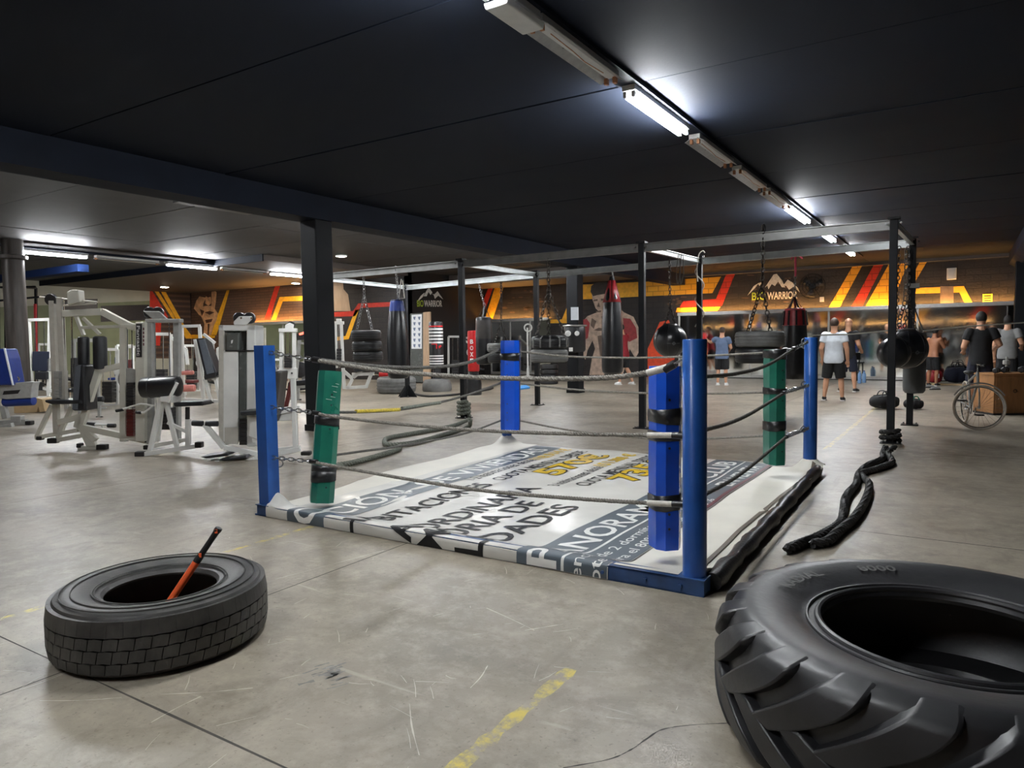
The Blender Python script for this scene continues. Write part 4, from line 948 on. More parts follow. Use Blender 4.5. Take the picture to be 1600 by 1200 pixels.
# grey tyre pair on three chains, centre
a = near(858); t = thing('tyre_swing', 'tilted black tyre over a grey tyre hanging on three chains', 'hanging tyres', a(858, 568), 'tyres hung for punching')
tl = np.array((.05, -.06, 1)); tl /= np.linalg.norm(tl)
up_t = tyre_part(a(859, 535), a.m(29), a.m(19), 'rubber_black', t, tl, ri=.5)
tyre_part(a(858, 556), a.m(29.5), a.m(21), 'rubber_grey', t)
cc = a(859, 535)
for k in range(12):
    an = 2*PI*k/12; e = np.array((math.cos(an), math.sin(an), 0)); mb = MB(); q = a.m(29)*1.015
    mb.path([cc+e*q*.75+tl*a.m(10.5), cc+e*q*1.0+tl*a.m(6), cc+e*q*1.0-tl*a.m(7), cc+e*q*.8-tl*a.m(10)], .03, .008, e); mb.build('strap', 'rubber_grey', up_t, smooth=False)
MB().chain(a(857, 398), a(857, 452), .06).build('chain', 'chain_dark', t)
for px, d in ((838, -.1), (857, .25), (882, -.1)): MB().chain(a(857, 452), a(px, 526, d), .06).build('chain', 'chain_dark', t)
for py in (571, 580):                                    # stack standing behind
    pass
st = thing('tyre_stack', 'small dark tyres stacked on the floor behind the hanging grey tyre', 'tyre stack', PZ(858, 600))
ss = At(PZ(858, 600)); hh = ss(858, 569)[2]
for i in range(4): tyre_part(ss.g if False else np.array((*PZ(858, 600)[:2], hh/4*(i+.5))), ss.m(14), hh/4*.98, 'rubber_black', st, ribs=False)
# black and red leather bag, centre
a = back(957)
pr = None
t, c, H, R = bag('tall black punch bag with a dark red top tapering to a point', a, 957, 450, 585, 33, straps=0, chain=None,
    prof=[(.02, 0), (a.m(12), .01), (a.m(15.5), .05), (a.m(16.5), .14), (a.m(16.5), a.m(60)), (a.m(16), a.m(80)), (a.m(13.5), a.m(112)), (a.m(13), a.m(118)), (a.m(5), a.m(146)), (a.m(3.5), a.m(152)), (.01, a.m(153))])
for k in range(6):
    an = 2*PI*k/6+.35; e = np.array((math.cos(an), math.sin(an), 0)); f = np.array((-e[1], e[0], 0)); q = lambda r, h, s_: c+e*a.m(r)+UPV*a.m(h)+f*s_
    mb = MB(); mb.add([q(13.8, 112, -.1), q(13.8, 112, .1), q(5.4, 146, .03), q(5.4, 146, -.03)], [(0, 1, 2, 3)]); o = mb.build('red_gusset', 'leather_red', t); o.modifiers.new('s', 'SOLIDIFY').thickness = .004
MB().chain(a(957, 434), a(957, 417), .05).build('chain', 'chain', t)
# round wrecking ball bags
def ball(label, a, px, py, rp, chains, logo=True):
    t = thing('ball_bag', label, 'punch bag', a(px, py+rp), 'round ball bags'); c = a(px, py); R = a.m(rp)
    b = MB().ball(c, R, 32, 20).build('ball', 'leather_black', t)
    mb = MB()
    for k in range(4): mb.ring(c, R*1.003, .003, (math.cos(k*PI/4+.2), math.sin(k*PI/4+.2), 0), 40, 5)
    mb.build('seam', 'grip_black', t)
    MB().lathe([(R*.45, R*.9), (R*.4, R*.98), (R*.1, R*1.03)], c, 20).build('crown', 'leather_brown', t)
    for p, q in chains: MB().chain(a(*p), a(*q), .05).build('chain', 'chain_dark', t)
    if logo:
        f = -FW*.96+RT*.0-UPV*.1; f /= np.linalg.norm(f); lp = []
        s_, u_, _ = rot_to(f); mb = MB()
        def sp(x, y): v = f+RT*x+UPV*y; return c+v/np.linalg.norm(v)*R*1.006
        mb.add([sp(-.14, -.08), sp(0, .04), sp(.14, -.08), sp(0, -.2)], [(0, 1, 2, 3)]); mb.build('logo_diamond', 'bag_grey', t)
        for x0, w_ in ((-.42, 4), (.17, 4)):
            for k in range(w_):
                mb = MB(); x = x0+k*.065; mb.add([sp(x, -.1), sp(x+.04, -.1), sp(x+.04, -.05), sp(x, -.05)], [(0, 1, 2, 3)]); mb.build('logo_letter', 'bag_grey', t)
    return t
a = At((n2+k2)/2)
ball('shiny black ball bag above the near blue pad', a, 1047, 532, 26, (((1046, 402), (1047, 478)), ((1047, 478), (1038, 510)), ((1047, 478), (1056, 510))))
tg = thing('hanging_rings', 'looped cords hanging from the short beam above the ball bag', 'cord', a(1062, 440))
for dx in (0, 5): MB().tube(spline([a(1060+dx, 398), a(1057+dx, 425), a(1059+dx, 444), a(1063+dx, 425), a(1062+dx, 398)], 6), .008, 6).build('loop', 'rope_dark', tg)
a = At(n3+(k3-n3)*.55); ball('large black ball bag against the right rig post', a, 1416, 545, 31, (((1419, 385), (1420, 470)), ((1420, 470), (1412, 518)), ((1420, 470), (1432, 518))))
a = At(n3+(n2-n3)*.02+(k3-n3)*.26); ball('black ball bag half hidden behind the front right rig post', a, 1397, 551, 24, (((1405, 385), (1399, 530)),), False)
# tyre pair, right
a = near(1190); t = thing('tyre_swing', 'grey truck tyre above a black tyre hanging at the right of the ring', 'hanging tyres', a(1188, 568), 'tyres hung for punching')
tyre_part(a(1187, 530), a.m(37), a.m(25), 'rubber_grey', t); tyre_part(a(1184, 555), a.m(34), a.m(24), 'rubber_black', t)
MB().chain(a(1193, 352), a(1191, 445), .06).build('chain', 'chain_dark', t)
for px, d in ((1168, -.1), (1204, -.05)): MB().chain(a(1191, 445), a(px, 519, d), .06).build('chain', 'chain_dark', t)
MB().ring(a(1193, 358), .06, .012, RT, 16, 8).build('hook', 'iron', t)
# red-topped bag, right
a = back(1241)
t, c, H, R = bag('black punch bag with red laced collar behind the hanging truck tyre', a, 1241, 482, 593, 38, straps=5, chain=(1243, 430), taper=.82, cap=('leather_red', .76))
MB().tube([a(1243, 398), a(1243, 432)], .018, 8).build('hanging_strap', 'strap_pink', t)
MB().tube(spline([a(1236, 405), a(1240, 398), a(1246, 398), a(1254, 404)], 4), .014, 6).build('strap_tail', 'strap_pink', t)
for k in range(10):
    an = 2*PI*k/10; e = np.array((math.cos(an), math.sin(an), 0)); MB().beam(c+e*R*.98+UPV*H*.765, c+e*R*.85+UPV*H*.965, .03, .03, e).build('black_rib', 'leather_black', t, smooth=False)
# grey bag behind the ball
a = back(1428); bag('smooth grey punch bag below the large black ball bag', a, 1428, 520, 615, 32, 'bag_grey', straps=3, chain=(1424, 400), taper=1, cham='chain_dark')
# wall bag and notice on the second pillar
a = At(np.array((*PIL2, 0))-FW*.3)
t = thing('wall_bag', 'black body-shaped wall bag with white target dots on the pillar', 'punch bag', a(897, 552))
MB().lathe([(.02, 0), (a.m(16), .02), (a.m(18), .08), (a.m(18), a.m(36)), (a.m(17), a.m(42)), (.02, a.m(43))], a(898, 551), 24, sq=(1, .75)).build('body', 'leather_black', t)
for px, py, r in ((887.5, 521, 4.6), (901.5, 521, 3.8)): MB().lathe([(.001, .012), (a.m(r)*.8, .012), (a.m(r), 0)], a(px, py, -a.m(17)), 16, -FW).build('target_dot', 'bag_white', t)
MB().box(a(892, 546, -a.m(18)), (a.m(6), .004, a.m(6)), YAW).build('logo_patch', 'bag_white', t, smooth=False)
MB().ring(a(898, 509), a.m(18), .02, (0, 0, 1), 24, 6).build('strap', 'alu', t)
tag(MB().box(At(np.array((*PIL2, 0))-FW*.24)(898, 490), (a.m(12), .01, a.m(20)), YAW).build('notice', 'paper', base=a(898, 500)), 'white paper notice taped on the black pillar', 'notice')
# cord round the centre rear post
a = At(k2); t = thing('skipping_rope', 'white cord looped and wound around the rear centre rig post', 'cord', a(1092, 520))
MB().tube(spline([a(1101, 395, -.1), a(1098, 392, -.1), a(1092, 398, -.1), a(1089, 420, -.1), a(1090, 440, -.1)], 5), .012, 6).build('loop', 'rope_white', t)
hx = [k2+np.array((math.cos(u), math.sin(u), 0))*.08+UPV*(a(1092, 400+u*7)[2]) for u in np.arange(0, 16, .35)]
MB().tube(hx, .011, 6).build('winding', 'rope_white', t)
# coat line: thin white cord across the right side
for lb, q in (('thin white cord strung across in front of the right mirror', ((1263, 524), (1330, 522), (1395, 516))), ('thin white cord running from the right rig post past the black pillar', ((1443, 517), (1500, 511), (1600, 504)))):
    P3 = At(PZ(1391, 692)); pts = [P3(*p, 1.6) for p in q]; tag(MB().tube(spline(pts, 6), .012, 6).build('cord', 'rope_white', base=pts[0]), lb, 'cord')
# pulley bar gear on the chain of the right rear post
a = At(k3); t = thing('hanging_chain', 'loose dark chain draped on the right rear rig post', 'chain', a(1420, 520))
mb = MB(); pts = spline([a(1417, 388, -.12), a(1416, 430, -.12), a(1414, 470, -.14), (a(1405, 505, -.14)), a(1415, 530, -.14)], 10)
for i in range(0, len(pts)-2, 2): mb.chain(pts[i], pts[i+2], .06)
mb.build('chain', 'chain_dark', t)
# ---------------------------------------------------------------- battle ropes
def floor_rope(label, runs, r, m, pitch, coil=None, g=None, coil_turns=3):
    t = thing('battle_rope', label, 'battle rope', PZ(*runs[0][0]))
    for run in runs:
        pts = spline([PZ(p[0], p[1], (p[2] if len(p) > 2 else 0)+r) for p in run], 8); MB().twist(pts, r, pitch, 6, 6).build('strand', m, t)
        for e in (pts[0], pts[-1]): pass
    if coil is not None:
        pts = [coil+np.array((math.cos(u), math.sin(u), 0))*(.085+r*.6)+UPV*(r+u/(2*PI)*r*2.1) for u in np.arange(0, 2*PI*coil_turns, .3)]
        MB().twist(pts, r, pitch, 6, 6).build('coil', m, t)
    return t
floor_rope('thick grey battle rope tied around a rig post and snaking beside the ring', (((733, 655, .04), (712, 664), (680, 671), (640, 678), (608, 684), (601, 690), (610, 695), (650, 691), (690, 680), (730, 668), (735, 657, .15)), ((625, 697), (620, 703), (585, 714), (550, 723), (524, 728))), .034, 'rope_battle', .13, n1, coil_turns=4)
floor_rope('black battle rope running from the right rig post toward the tractor tyre', (((1384, 698, .05), (1380, 707), (1378, 717), (1356, 727), (1342, 740), (1338, 756), (1322, 776), (1318, 800), (1312, 818), (1288, 834), (1255, 848), (1230, 858)), ((1398, 698, .05), (1387, 708), (1394, 722), (1372, 732), (1346, 740), (1358, 756), (1352, 782), (1334, 810), (1308, 832), (1292, 846), (1268, 850))), .034, 'rope_black', .16, n3, coil_turns=2)
# tripod foot of the far left rig post
gb = At(k0)
for sx, sy in ((-1, 0), (1, 0), (0, -1), (0, 1)):
    MB().prism([k0+np.array((sx, sy, 0))*.05, k0+np.array((sx, sy, 0))*.32, k0+np.array((sx, sy, 0))*.05+UPV*.32], np.array((-sy, sx, 0))*.012).build('gusset', 'rig_dark', rig, smooth=False)
tag(MB().tube(spline([PZ(645, 615, .03), PZ(670, 619, .03), PZ(715, 616, .03), PZ(760, 609, .03), PZ(770, 606, .03)], 5), .03, 8).build('floor_hose', 'rope_black', base=PZ(645, 615)), 'black hose lying on the floor between the rig posts', 'hose')
# ================================================================== gym machines
class Mac:
    def __init__(s, name, label, cat, gx, gy, group=None, d=0):
        s.u = Up(gx, gy); s.u.d0 += d; s.t = thing(name, label, cat, PZ(gx, gy), group)
    def P(s, p): return s.u(p[0], p[1], p[2] if len(p) > 2 else 0)
    def m(s, n): return s.u.m(n)
    def bar(s, name, mt, pts, w, h=None, up=None, bevel=.004):      # rectangular section through pixels, w in px across the view, h metres in depth
        mb = MB(); P = [s.P(p) for p in pts]; h = h or s.m(w)
        for a, b in zip(P, P[1:]): mb.beam(a, b, h, s.m(w), np.cross(FW, b-a))
        return mb.build(name, mt, s.t, smooth=False, bevel=bevel)
    def each(s, name, mt, segs, w, h=None):
        for q in segs: s.bar(name, mt, q, w, h)
    def rod(s, name, mt, pts, w, parent=None):
        return MB().tube([s.P(p) for p in pts], s.m(w)/2, 8).build(name, mt, parent or s.t)
    def across(s, name, mt, p, hw, w, parent=None):                    # rod along the view depth
        c = s.P(p); return MB().tube([c-FW*hw, c+FW*hw], s.m(w)/2, 12).build(name, mt, parent or s.t)
    def roll(s, name, mt, a, b, w, parent=None):
        A_, B_ = s.P(a), s.P(b); d = np.linalg.norm(B_-A_); r = s.m(w)/2
        return MB().lathe([(r*.6, 0), (r*.95, r*.15), (r, r*.4), (r, d-r*.4), (r*.95, d-r*.15), (r*.6, d)], A_, 18, (B_-A_)/d).build(name, mt, parent or s.t)
    def slab(s, name, mt, poly, dep, d0=None, bevel=.012, parent=None):   # outline in px extruded in depth
        d0 = -dep/2 if d0 is None else d0
        return MB().prism([s.P((*p[:2], d0+(p[2] if len(p) > 2 else 0))) for p in poly], FW*dep).build(name, mt, parent or s.t, smooth=False, bevel=bevel)
    def disc(s, name, mt, p, r, dep, parent=None):
        c = s.P(p); R = s.m(r); return MB().lathe([(R*.9, -dep/2), (R, -dep/2+.008), (R, dep/2-.008), (R*.9, dep/2)], c, 24, FW).build(name, mt, parent or s.t)
    def foot(s, p, w, h, dep, d=0): return s.slab('foot_cap', 'foot_rubber', [(p[0]-w/2, p[1]-h), (p[0]+w/2, p[1]-h), (p[0]+w/2, p[1]), (p[0]-w/2, p[1])], dep, None if not d else d-dep/2)
    def stack(s, mt, x0, x1, y0, y1, n, dep=.2, d=0):
        for i in range(n):
            a = y0+(y1-y0)*i/n; b = y0+(y1-y0)*(i+.9)/n; s.slab('weight_plate', mt, [(x0, a), (x1, a), (x1, b), (x0, b)], dep, d-dep/2, bevel=0)
R4 = lambda x0, y0, x1, y1: [(x0, y0), (x1, y0), (x1, y1), (x0, y1)]
# --- cream multi-gym with a butterfly seat
m = Mac('multi_gym', 'cream multi-gym with butterfly arm pads and lettered tower', 'weight machine', 150, 702)
m.each('leg', 'steel_cream', ([(82, 632), (58, 682)], [(112, 636), (90, 686)]), 6)
m.each('foot_rail', 'steel_cream', ([(56, 684), (122, 672)], [(76, 690), (126, 681)], [(123, 699), (158, 702)]), 6.5)
m.foot((80, 693), 15, 8, .09); m.foot((122, 700), 7, 7, .09); m.foot((157, 704), 15, 9, .1); m.foot((229, 692), 8, 8, .09); m.foot((60, 688), 9, 6, .08)
m.slab('seat', 'upholstery', [(69, 625), (125, 625), (128, 631), (80, 632), (70, 629)], .36, bevel=.02)
m.slab('backrest', 'upholstery', [(119, 570), (131, 570), (134, 642), (112, 642), (115, 600)], .3, bevel=.025)
m.slab('backrest_face', 'upholstery_grey', [(118.5, 571), (126, 571), (121, 640), (112.5, 640), (115, 600)], .012, -.165, bevel=.004)
m.roll('arm_pad', 'upholstery', (131, 571), (130.5, 526), 17); m.roll('arm_pad', 'upholstery', (157, 577), (156, 525), 20)
m.each('frame', 'steel_cream', ([(126, 650), (121, 668)], [(150, 688), (131, 670)], [(128, 662), (155, 578)], [(152, 580), (190, 571)], [(92, 660), (128, 650)]), 9, .08)
m.bar('main_beam', 'steel_cream', [(122, 666), (232, 689)], 9, .08)
m.slab('front_plate', 'steel_cream', [(121, 669), (138, 669), (150, 698), (134, 698)], .07)
m.each('upright', 'steel_pale', ([(82, 470), (86, 578)], [(94, 465), (101, 632)], [(86, 578), (89, 678)]), 8, .07)
m.rod('rod', 'chrome', [(99, 470), (101, 560)], 2); m.rod('rod', 'chrome', [(112, 495), (114, 600)], 2)
m.stack('steel_grey', 84, 92, 580, 622, 8)
ar = m.bar('top_arm', 'steel_cream', [(100, 490), (160, 487), (202, 509), (214, 512)], 10, .09)
m.each('top_arm', 'steel_cream', ([(118, 492), (131, 524)], [(130, 497), (156, 522)], [(124, 512), (190, 510)]), 4.5, .05)
m.slab('pulley_box', 'steel_cream', [(104, 456), (112, 452), (122, 453), (124, 472), (105, 476)], .14)
m.disc('counter_weight', 'stack_dark', (80, 468), 9, .06); m.rod('lat_bar', 'steel_pale', [(62, 464), (152, 472)], 3); m.rod('lat_bar', 'steel_pale', [(92, 478), (150, 474)], 3)
m.slab('tower_column', 'steel_cream', R4(186, 505, 196, 690), .08); m.slab('tower_column', 'steel_cream', R4(211, 503, 226, 690), .1, -.12)
m.slab('name_plate', 'stack_dark', R4(212.5, 506, 221.5, 558), .006, -.135, bevel=0)
p0 = m.u(214, 509, -.137); p1 = m.u(214.5, 556, -.137); dn = (p1-p0)/np.linalg.norm(p1-p0); letters('Fantastic', p0, dn, RT, np.linalg.norm(p1-p0), m.m(4.6), .003, .02).build('name_lettering', 'bag_white', m.t, smooth=False)
for k in range(5): m.slab('sticker_letter', 'print_maroon', R4(223.3, 512+k*6, 225.2, 516+k*6), .004, -.125, bevel=0)
m.rod('guide_rod', 'chrome', [(199, 510), (200, 690)], 1.6); m.rod('guide_rod', 'chrome', [(206, 510), (207, 690)], 1.6)
m.stack('stack_maroon', 197.5, 208, 640, 682, 9); m.stack('stack_dark', 197.5, 208, 598, 638, 9)
m.slab('plate', 'steel_cream', R4(187, 506, 226, 512), .1)
m.disc('cam', 'steel_grey', (203, 593), 18, .05); m.slab('cam', 'steel_grey', [(194, 602), (212, 602), (208, 612), (201, 611)], .05)
m.slab('tower_column', 'steel_grey', R4(228, 501, 237, 694), .1); m.slab('tower_column', 'steel_grey', R4(270, 501, 279, 694), .1, .1); m.slab('tower_head', 'steel_grey', R4(226, 498, 280, 504), .14)
m.slab('pulley_plate', 'steel_grey', [(223, 486), (248, 486), (262, 499), (238, 499)], .04, -.06)
for px in (234, 247): m.disc('pulley', 'stack_dark', (px, 488.5), 9, .05)
m.rod('guide_rod', 'chrome', [(242, 504), (244, 640)], 1.6); m.rod('guide_rod', 'chrome', [(264, 504), (266, 640)], 1.6); m.stack('stack_dark', 247, 268, 637, 672, 7, .25, .1)
m.rod('row_handle', 'steel_white', [(185, 641, -.3), (203, 636, -.3), (220, 631, -.25), (241, 634, -.2)], 3); m.roll('handle_grip', 'grip_black', (181, 642, -.3), (193, 640, -.3), 4.6)
m.rod('row_handle', 'steel_white', [(216, 645, -.3), (226, 644, -.3), (241, 633, -.2)], 3); m.roll('handle_grip', 'grip_black', (212, 644, -.3), (221, 645, -.3), 4.6)
# --- preacher curl bench
m = Mac('preacher_bench', 'white preacher curl bench with a rounded black arm pad', 'weight bench', 262, 712)
m.bar('foot_rail', 'steel_white', [(216, 711), (312, 696)], 7); m.bar('foot_rail', 'steel_white', [(226, 699, .35), (296, 686, .35)], 6)
m.foot((217, 714), 15, 8, .09); m.foot((309, 700), 11, 9, .09); m.foot((228, 703), 10, 7, .09, .35)
m.each('leg', 'steel_white', ([(252, 622), (234, 706)], [(258, 622), (277, 700)], [(254, 622, .3), (246, 690, .3)]), 6.5, .05)
c = m.u(224, 606); e = m.u(279, 604)
m.roll('arm_pad', 'leather_black', (221, 606, .02), (282, 603, .02), 33); 
for q in (237,): MB().ring(m.u(q, 605.4, .02), m.m(16.7), .004, (e-c), 28, 5).build('pad_seam', 'grip_black', m.t)
m.bar('pad_bracket', 'steel_white', [(277, 598, -.2), (262, 628, -.2)], 4); m.slab('pad_support', 'steel_white', [(249, 620), (271, 618), (268, 630), (250, 628)], .2)
m.slab('seat', 'upholstery', [(270, 629), (316, 627), (318, 634), (272, 636)], .3, bevel=.02)
m.bar('seat_post', 'grip_black', [(293, 636), (293, 656)], 5, .05); m.bar('seat_post', 'steel_white', [(294, 655), (294, 698)], 7, .06)
m.bar('brace', 'steel_white', [(262, 660), (295, 676)], 5)
# --- leg extension with weight tower
m = Mac('leg_extension', 'white leg extension machine with tall weight tower behind the left ring post', 'weight machine', 385, 716)
m.slab('tower', 'steel_pale', R4(341, 508, 350, 698), .34, .0); m.slab('tower', 'steel_white', R4(349, 548, 372, 690), .3, .0, bevel=.006); m.slab('tower_base', 'steel_pale', R4(351, 668, 372, 694), .012, -.02, bevel=0)
m.slab('tower_side', 'steel_white', R4(385, 508, 399, 698), .3, 0); m.slab('tower_head', 'steel_white', R4(341, 508, 399, 517), .3, 0); m.slab('tower_back', 'steel_grey', R4(345, 516, 396, 548), .02, .3, bevel=0)
m.slab('control_box', 'stack_grey', R4(353, 520, 373, 548), .1, -.02, bevel=.012); m.slab('box_label', 'bag_white', [(361, 532), (364, 531), (363, 536), (361, 537)], .003, -.024, bevel=0)
m.slab('shield', 'stack_dark', R4(352, 547, 398, 549), .32, -.02, bevel=0)
m.slab('stack_shield', 'stack_grey', R4(373, 549, 385, 655), .1, 0, bevel=.01); m.stack('stack_dark', 374, 385, 655, 696, 6, .16, .06)
for px in (376, 386): m.rod('guide_rod', 'chrome', [(px, 517, .1), (px+1, 556, .1)], 2)
m.slab('pulley_plate', 'steel_white', [(365, 508), (364, 503), (373, 494), (393, 494), (394, 498), (384, 508)], .03, -.02)
for px in (374, 390): m.disc('pulley', 'stack_dark', (px, 497, .04), 9, .06); m.disc('pulley_bolt', 'chrome', (px+3, 497, -.025), 1.6, .012)
m.bar('lever', 'steel_white', [(320, 663, -.15), (350, 699, -.1), (403, 709)], 7, .06)
m.roll('shin_pad', 'upholstery', (300, 661, -.15), (318, 662, -.15), 9); m.roll('shin_pad', 'upholstery', (321, 662, -.15), (341, 662, -.15), 9)
m.slab('seat', 'upholstery', [(373, 643), (406, 641), (410, 648), (375, 650)], .4, -.3, bevel=.02); m.bar('seat_post', 'steel_white', [(392, 650, -.1), (400, 690, -.1)], 8, .08); m.slab('seat_bracket', 'steel_white', [(391, 650), (404, 650), (408, 690), (388, 682)], .05, -.15)
m.slab('backrest', 'leather_brown', [(420, 580), (438, 580), (431, 645), (425, 662), (416, 662)], .32, -.25, bevel=.02)
m.bar('foot_rail', 'steel_white', [(352, 733, -.1), (398, 717, -.1), (470, 701, -.1)], 7); m.bar('foot_rail', 'steel_white', [(311, 735, -.2), (345, 741, -.2)], 8, .08); m.foot((345, 744), 19, 10, .12, -.2); m.foot((477, 712), 15, 6, .1)
m.slab('foot_block', 'steel_white', [(322, 723), (341, 720), (345, 734), (320, 734)], .1, -.22)
for q in ([(312, 714), (355, 708), (357, 712), (322, 717)], [(341, 718), (383, 712), (386, 716), (350, 721)]): m.slab('foot_pad', 'upholstery', q, .3, -.2)
m.each('frame', 'steel_white', ([(458, 590), (462, 697)], [(430, 645), (456, 640)], [(410, 706), (468, 699)]), 7, .06); m.slab('side_plate', 'steel_white', R4(430, 640, 460, 658), .04, 0)
# --- blue bench machine at the left edge
m = Mac('chest_press', 'grey bench machine with blue upholstery at the left edge', 'weight machine', 22, 664)
m.slab('backrest', 'upholstery_blue', [(-14, 545), (7, 545), (12, 560), (20, 602), (-14, 602)], .35, bevel=.03); m.slab('backrest_edge', 'paper', [(5, 544), (8, 544), (21, 602), (18.5, 602)], .02, -.19, bevel=.004)
m.roll('seat_roll', 'upholstery_blue', (6, 628), (54, 626), 15)
m.slab('body_panel', 'steel_grey', [(2, 600), (36, 597), (52, 597), (50, 603), (48, 622), (10, 624), (-4, 622), (-4, 608)], .2); m.slab('panel_opening', 'stack_dark', [(6, 611), (32, 609), (28, 615), (4, 617)], .004, -.104, bevel=0)
m.bar('post', 'steel_grey', [(5, 634), (10, 654)], 8); m.bar('foot_rail', 'steel_grey', [(-20, 662), (42, 659)], 8, .09); m.bar('foot_rail', 'steel_grey', [(-10, 672, -.3), (20, 664, -.3)], 7); m.foot((43, 664), 9, 6, .12); m.slab('bracket', 'steel_grey', R4(16, 650, 32, 660), .12)
m.rod('handle', 'chrome', [(15, 575), (30, 592), (26, 600)], 3)
# --- seated incline bench in front of the striped wall
m = Mac('incline_chair', 'white frame seat with a tilted black and grey back pad beneath the athlete mural', 'weight bench', 330, 630)
m.slab('backrest', 'upholstery', [(306, 529), (318, 528), (338, 582), (336, 590), (321, 592)], .4, bevel=.02); m.slab('backrest_face', 'upholstery_grey', [(310, 531), (320, 530), (335, 582), (323, 585)], .012, -.215, bevel=.004)
m.slab('seat', 'upholstery', [(318, 588), (345, 580), (346, 585), (320, 594)], .35, bevel=.015)
m.each('leg', 'steel_white', ([(320, 592), (330, 627)], [(336, 588), (344, 627)], [(305, 530, .2), (318, 624, .2)]), 4.5); m.each('frame', 'steel_white', ([(284, 512, .3), (287, 624, .3)], [(283, 510, .3), (313, 509, .3)], [(312, 510, .3), (318, 626, .3)], [(286, 624, .2), (345, 627)]), 4.5)
m.roll('roller_pad', 'upholstery_pink', (283, 583), (303, 582), 6); m.roll('roller_pad', 'upholstery_pink', (283, 607), (305, 606), 11); m.foot((328, 632), 9, 4, .09)
m.bar('arm', 'steel_white', [(318, 522), (336, 536)], 4)
# --- cable tower behind the blue post
m = Mac('cable_tower', 'slim white cable tower between the blue ring post and the thick pillar', 'weight machine', 450, 640)
for px in (439, 459): m.slab('column', 'steel_white', R4(px-3, 515, px+3, 592), .06)
m.slab('head', 'steel_white', R4(435, 513, 463, 519), .1); m.slab('lower_plate', 'steel_white', R4(435, 575, 463, 592), .1); m.disc('pulley', 'stack_dark', (455, 508), 6, .05); m.slab('pulley_plate', 'steel_white', [(445, 508), (452, 504), (459, 507), (458, 514), (445, 514)], .03, -.05)
for px in (446, 453): m.rod('guide_rod', 'chrome', [(px, 518), (px, 576)], 1.5)
m.stack('stack_dark', 444, 455, 555, 575, 5); m.each('leg', 'steel_white', ([(442, 592), (438, 640)], [(458, 592), (461, 640)]), 5); m.bar('foot_rail', 'steel_white', [(432, 640), (468, 636)], 5)
for px in (444, 456): m.disc('bolt', 'stack_dark', (px, 583, -.06), 1.6, .02)
m.bar('bench_leg', 'upholstery_maroon', [(457, 592, .4), (446, 640, .4)], 6)
# --- treadmill with a red display
m = Mac('treadmill', 'treadmill with a lit red display left of the thick pillar', 'treadmill', 475, 612)
m.slab('console', 'stack_dark', [(462, 522), (480, 517), (485, 521), (482, 530), (464, 532)], .5); m.slab('display', 'screen_red', [(467, 521), (475, 518.5), (475, 522), (468, 524)], .004, -.255, bevel=0)
m.each('upright', 'steel_grey', ([(468, 531, -.2), (462, 600, -.2)], [(480, 530, .2), (474, 598, .2)]), 5); m.slab('deck', 'stack_dark', [(450, 598), (505, 594), (505, 607), (448, 612)], .6); m.bar('handrail', 'steel_grey', [(466, 535, -.25), (490, 540, -.25)], 3); m.disc('motor_cover', 'stack_dark', (472, 577), 12, .4)
tag(MB().prism([Up(415, 640)(*p) for p in ((398, 512), (414, 512), (416, 640), (400, 640))], FW*.06).build('stone_panel', 'marble', base=PZ(408, 640)), 'marbled stone panel standing behind the leg extension tower', 'panel')
# --- white machine right of the pillar
m = Mac('leg_press', 'white frame leg press with red roller right of the thick pillar', 'weight machine', 555, 610)
m.each('column', 'steel_white', ([(524, 505), (526, 575)], [(533, 502), (536, 572)]), 4.5, .06); m.slab('head', 'steel_white', R4(522, 502, 537, 507), .08); m.slab('head_block', 'steel_white', R4(525, 498, 533, 503), .08)
m.each('frame', 'steel_white', ([(536, 575), (538, 608)], [(535, 578), (551, 592), (543, 607)], [(566, 578), (552, 590)], [(581, 582), (572, 605)], [(540, 606), (574, 604)], [(550, 585), (585, 584)]), 5, .06)
m.stack('stack_dark', 526, 533, 545, 572, 6); m.roll('roller_pad', 'bag_red', (592, 585), (607, 585), 8); m.rod('axle', 'chrome', [(582, 584), (593, 585)], 3); m.slab('seat', 'upholstery', [(552, 576), (588, 572), (590, 577), (554, 582)], .35, bevel=.015); m.rod('guide_rod', 'chrome', [(529, 506), (531, 575)], 1.4)
# --- red spin bike
m = Mac('exercise_bike', 'red upright exercise bike beside the striped punch bag', 'exercise bike', 655, 598)
m.bar('frame', 'bag_red', [(648, 566), (650, 590)], 8); m.bar('fork', 'bag_red', [(653, 553), (660, 596)], 4); m.slab('shroud', 'bag_red', [(643, 568), (650, 556), (655, 572), (648, 582)], .1); m.rod('handlebar', 'grip_black', [(647, 553), (652, 547), (660, 548), (668, 541)], 2.2); m.bar('stem', 'grip_black', [(652, 549), (653, 556)], 3); m.disc('flywheel', 'iron', (647, 590), 9, .05); m.bar('foot_rail', 'iron', [(638, 598), (666, 598)], 3, .3); m.slab('saddle', 'upholstery', [(640, 556), (648, 555), (648, 558), (641, 559)], .2)
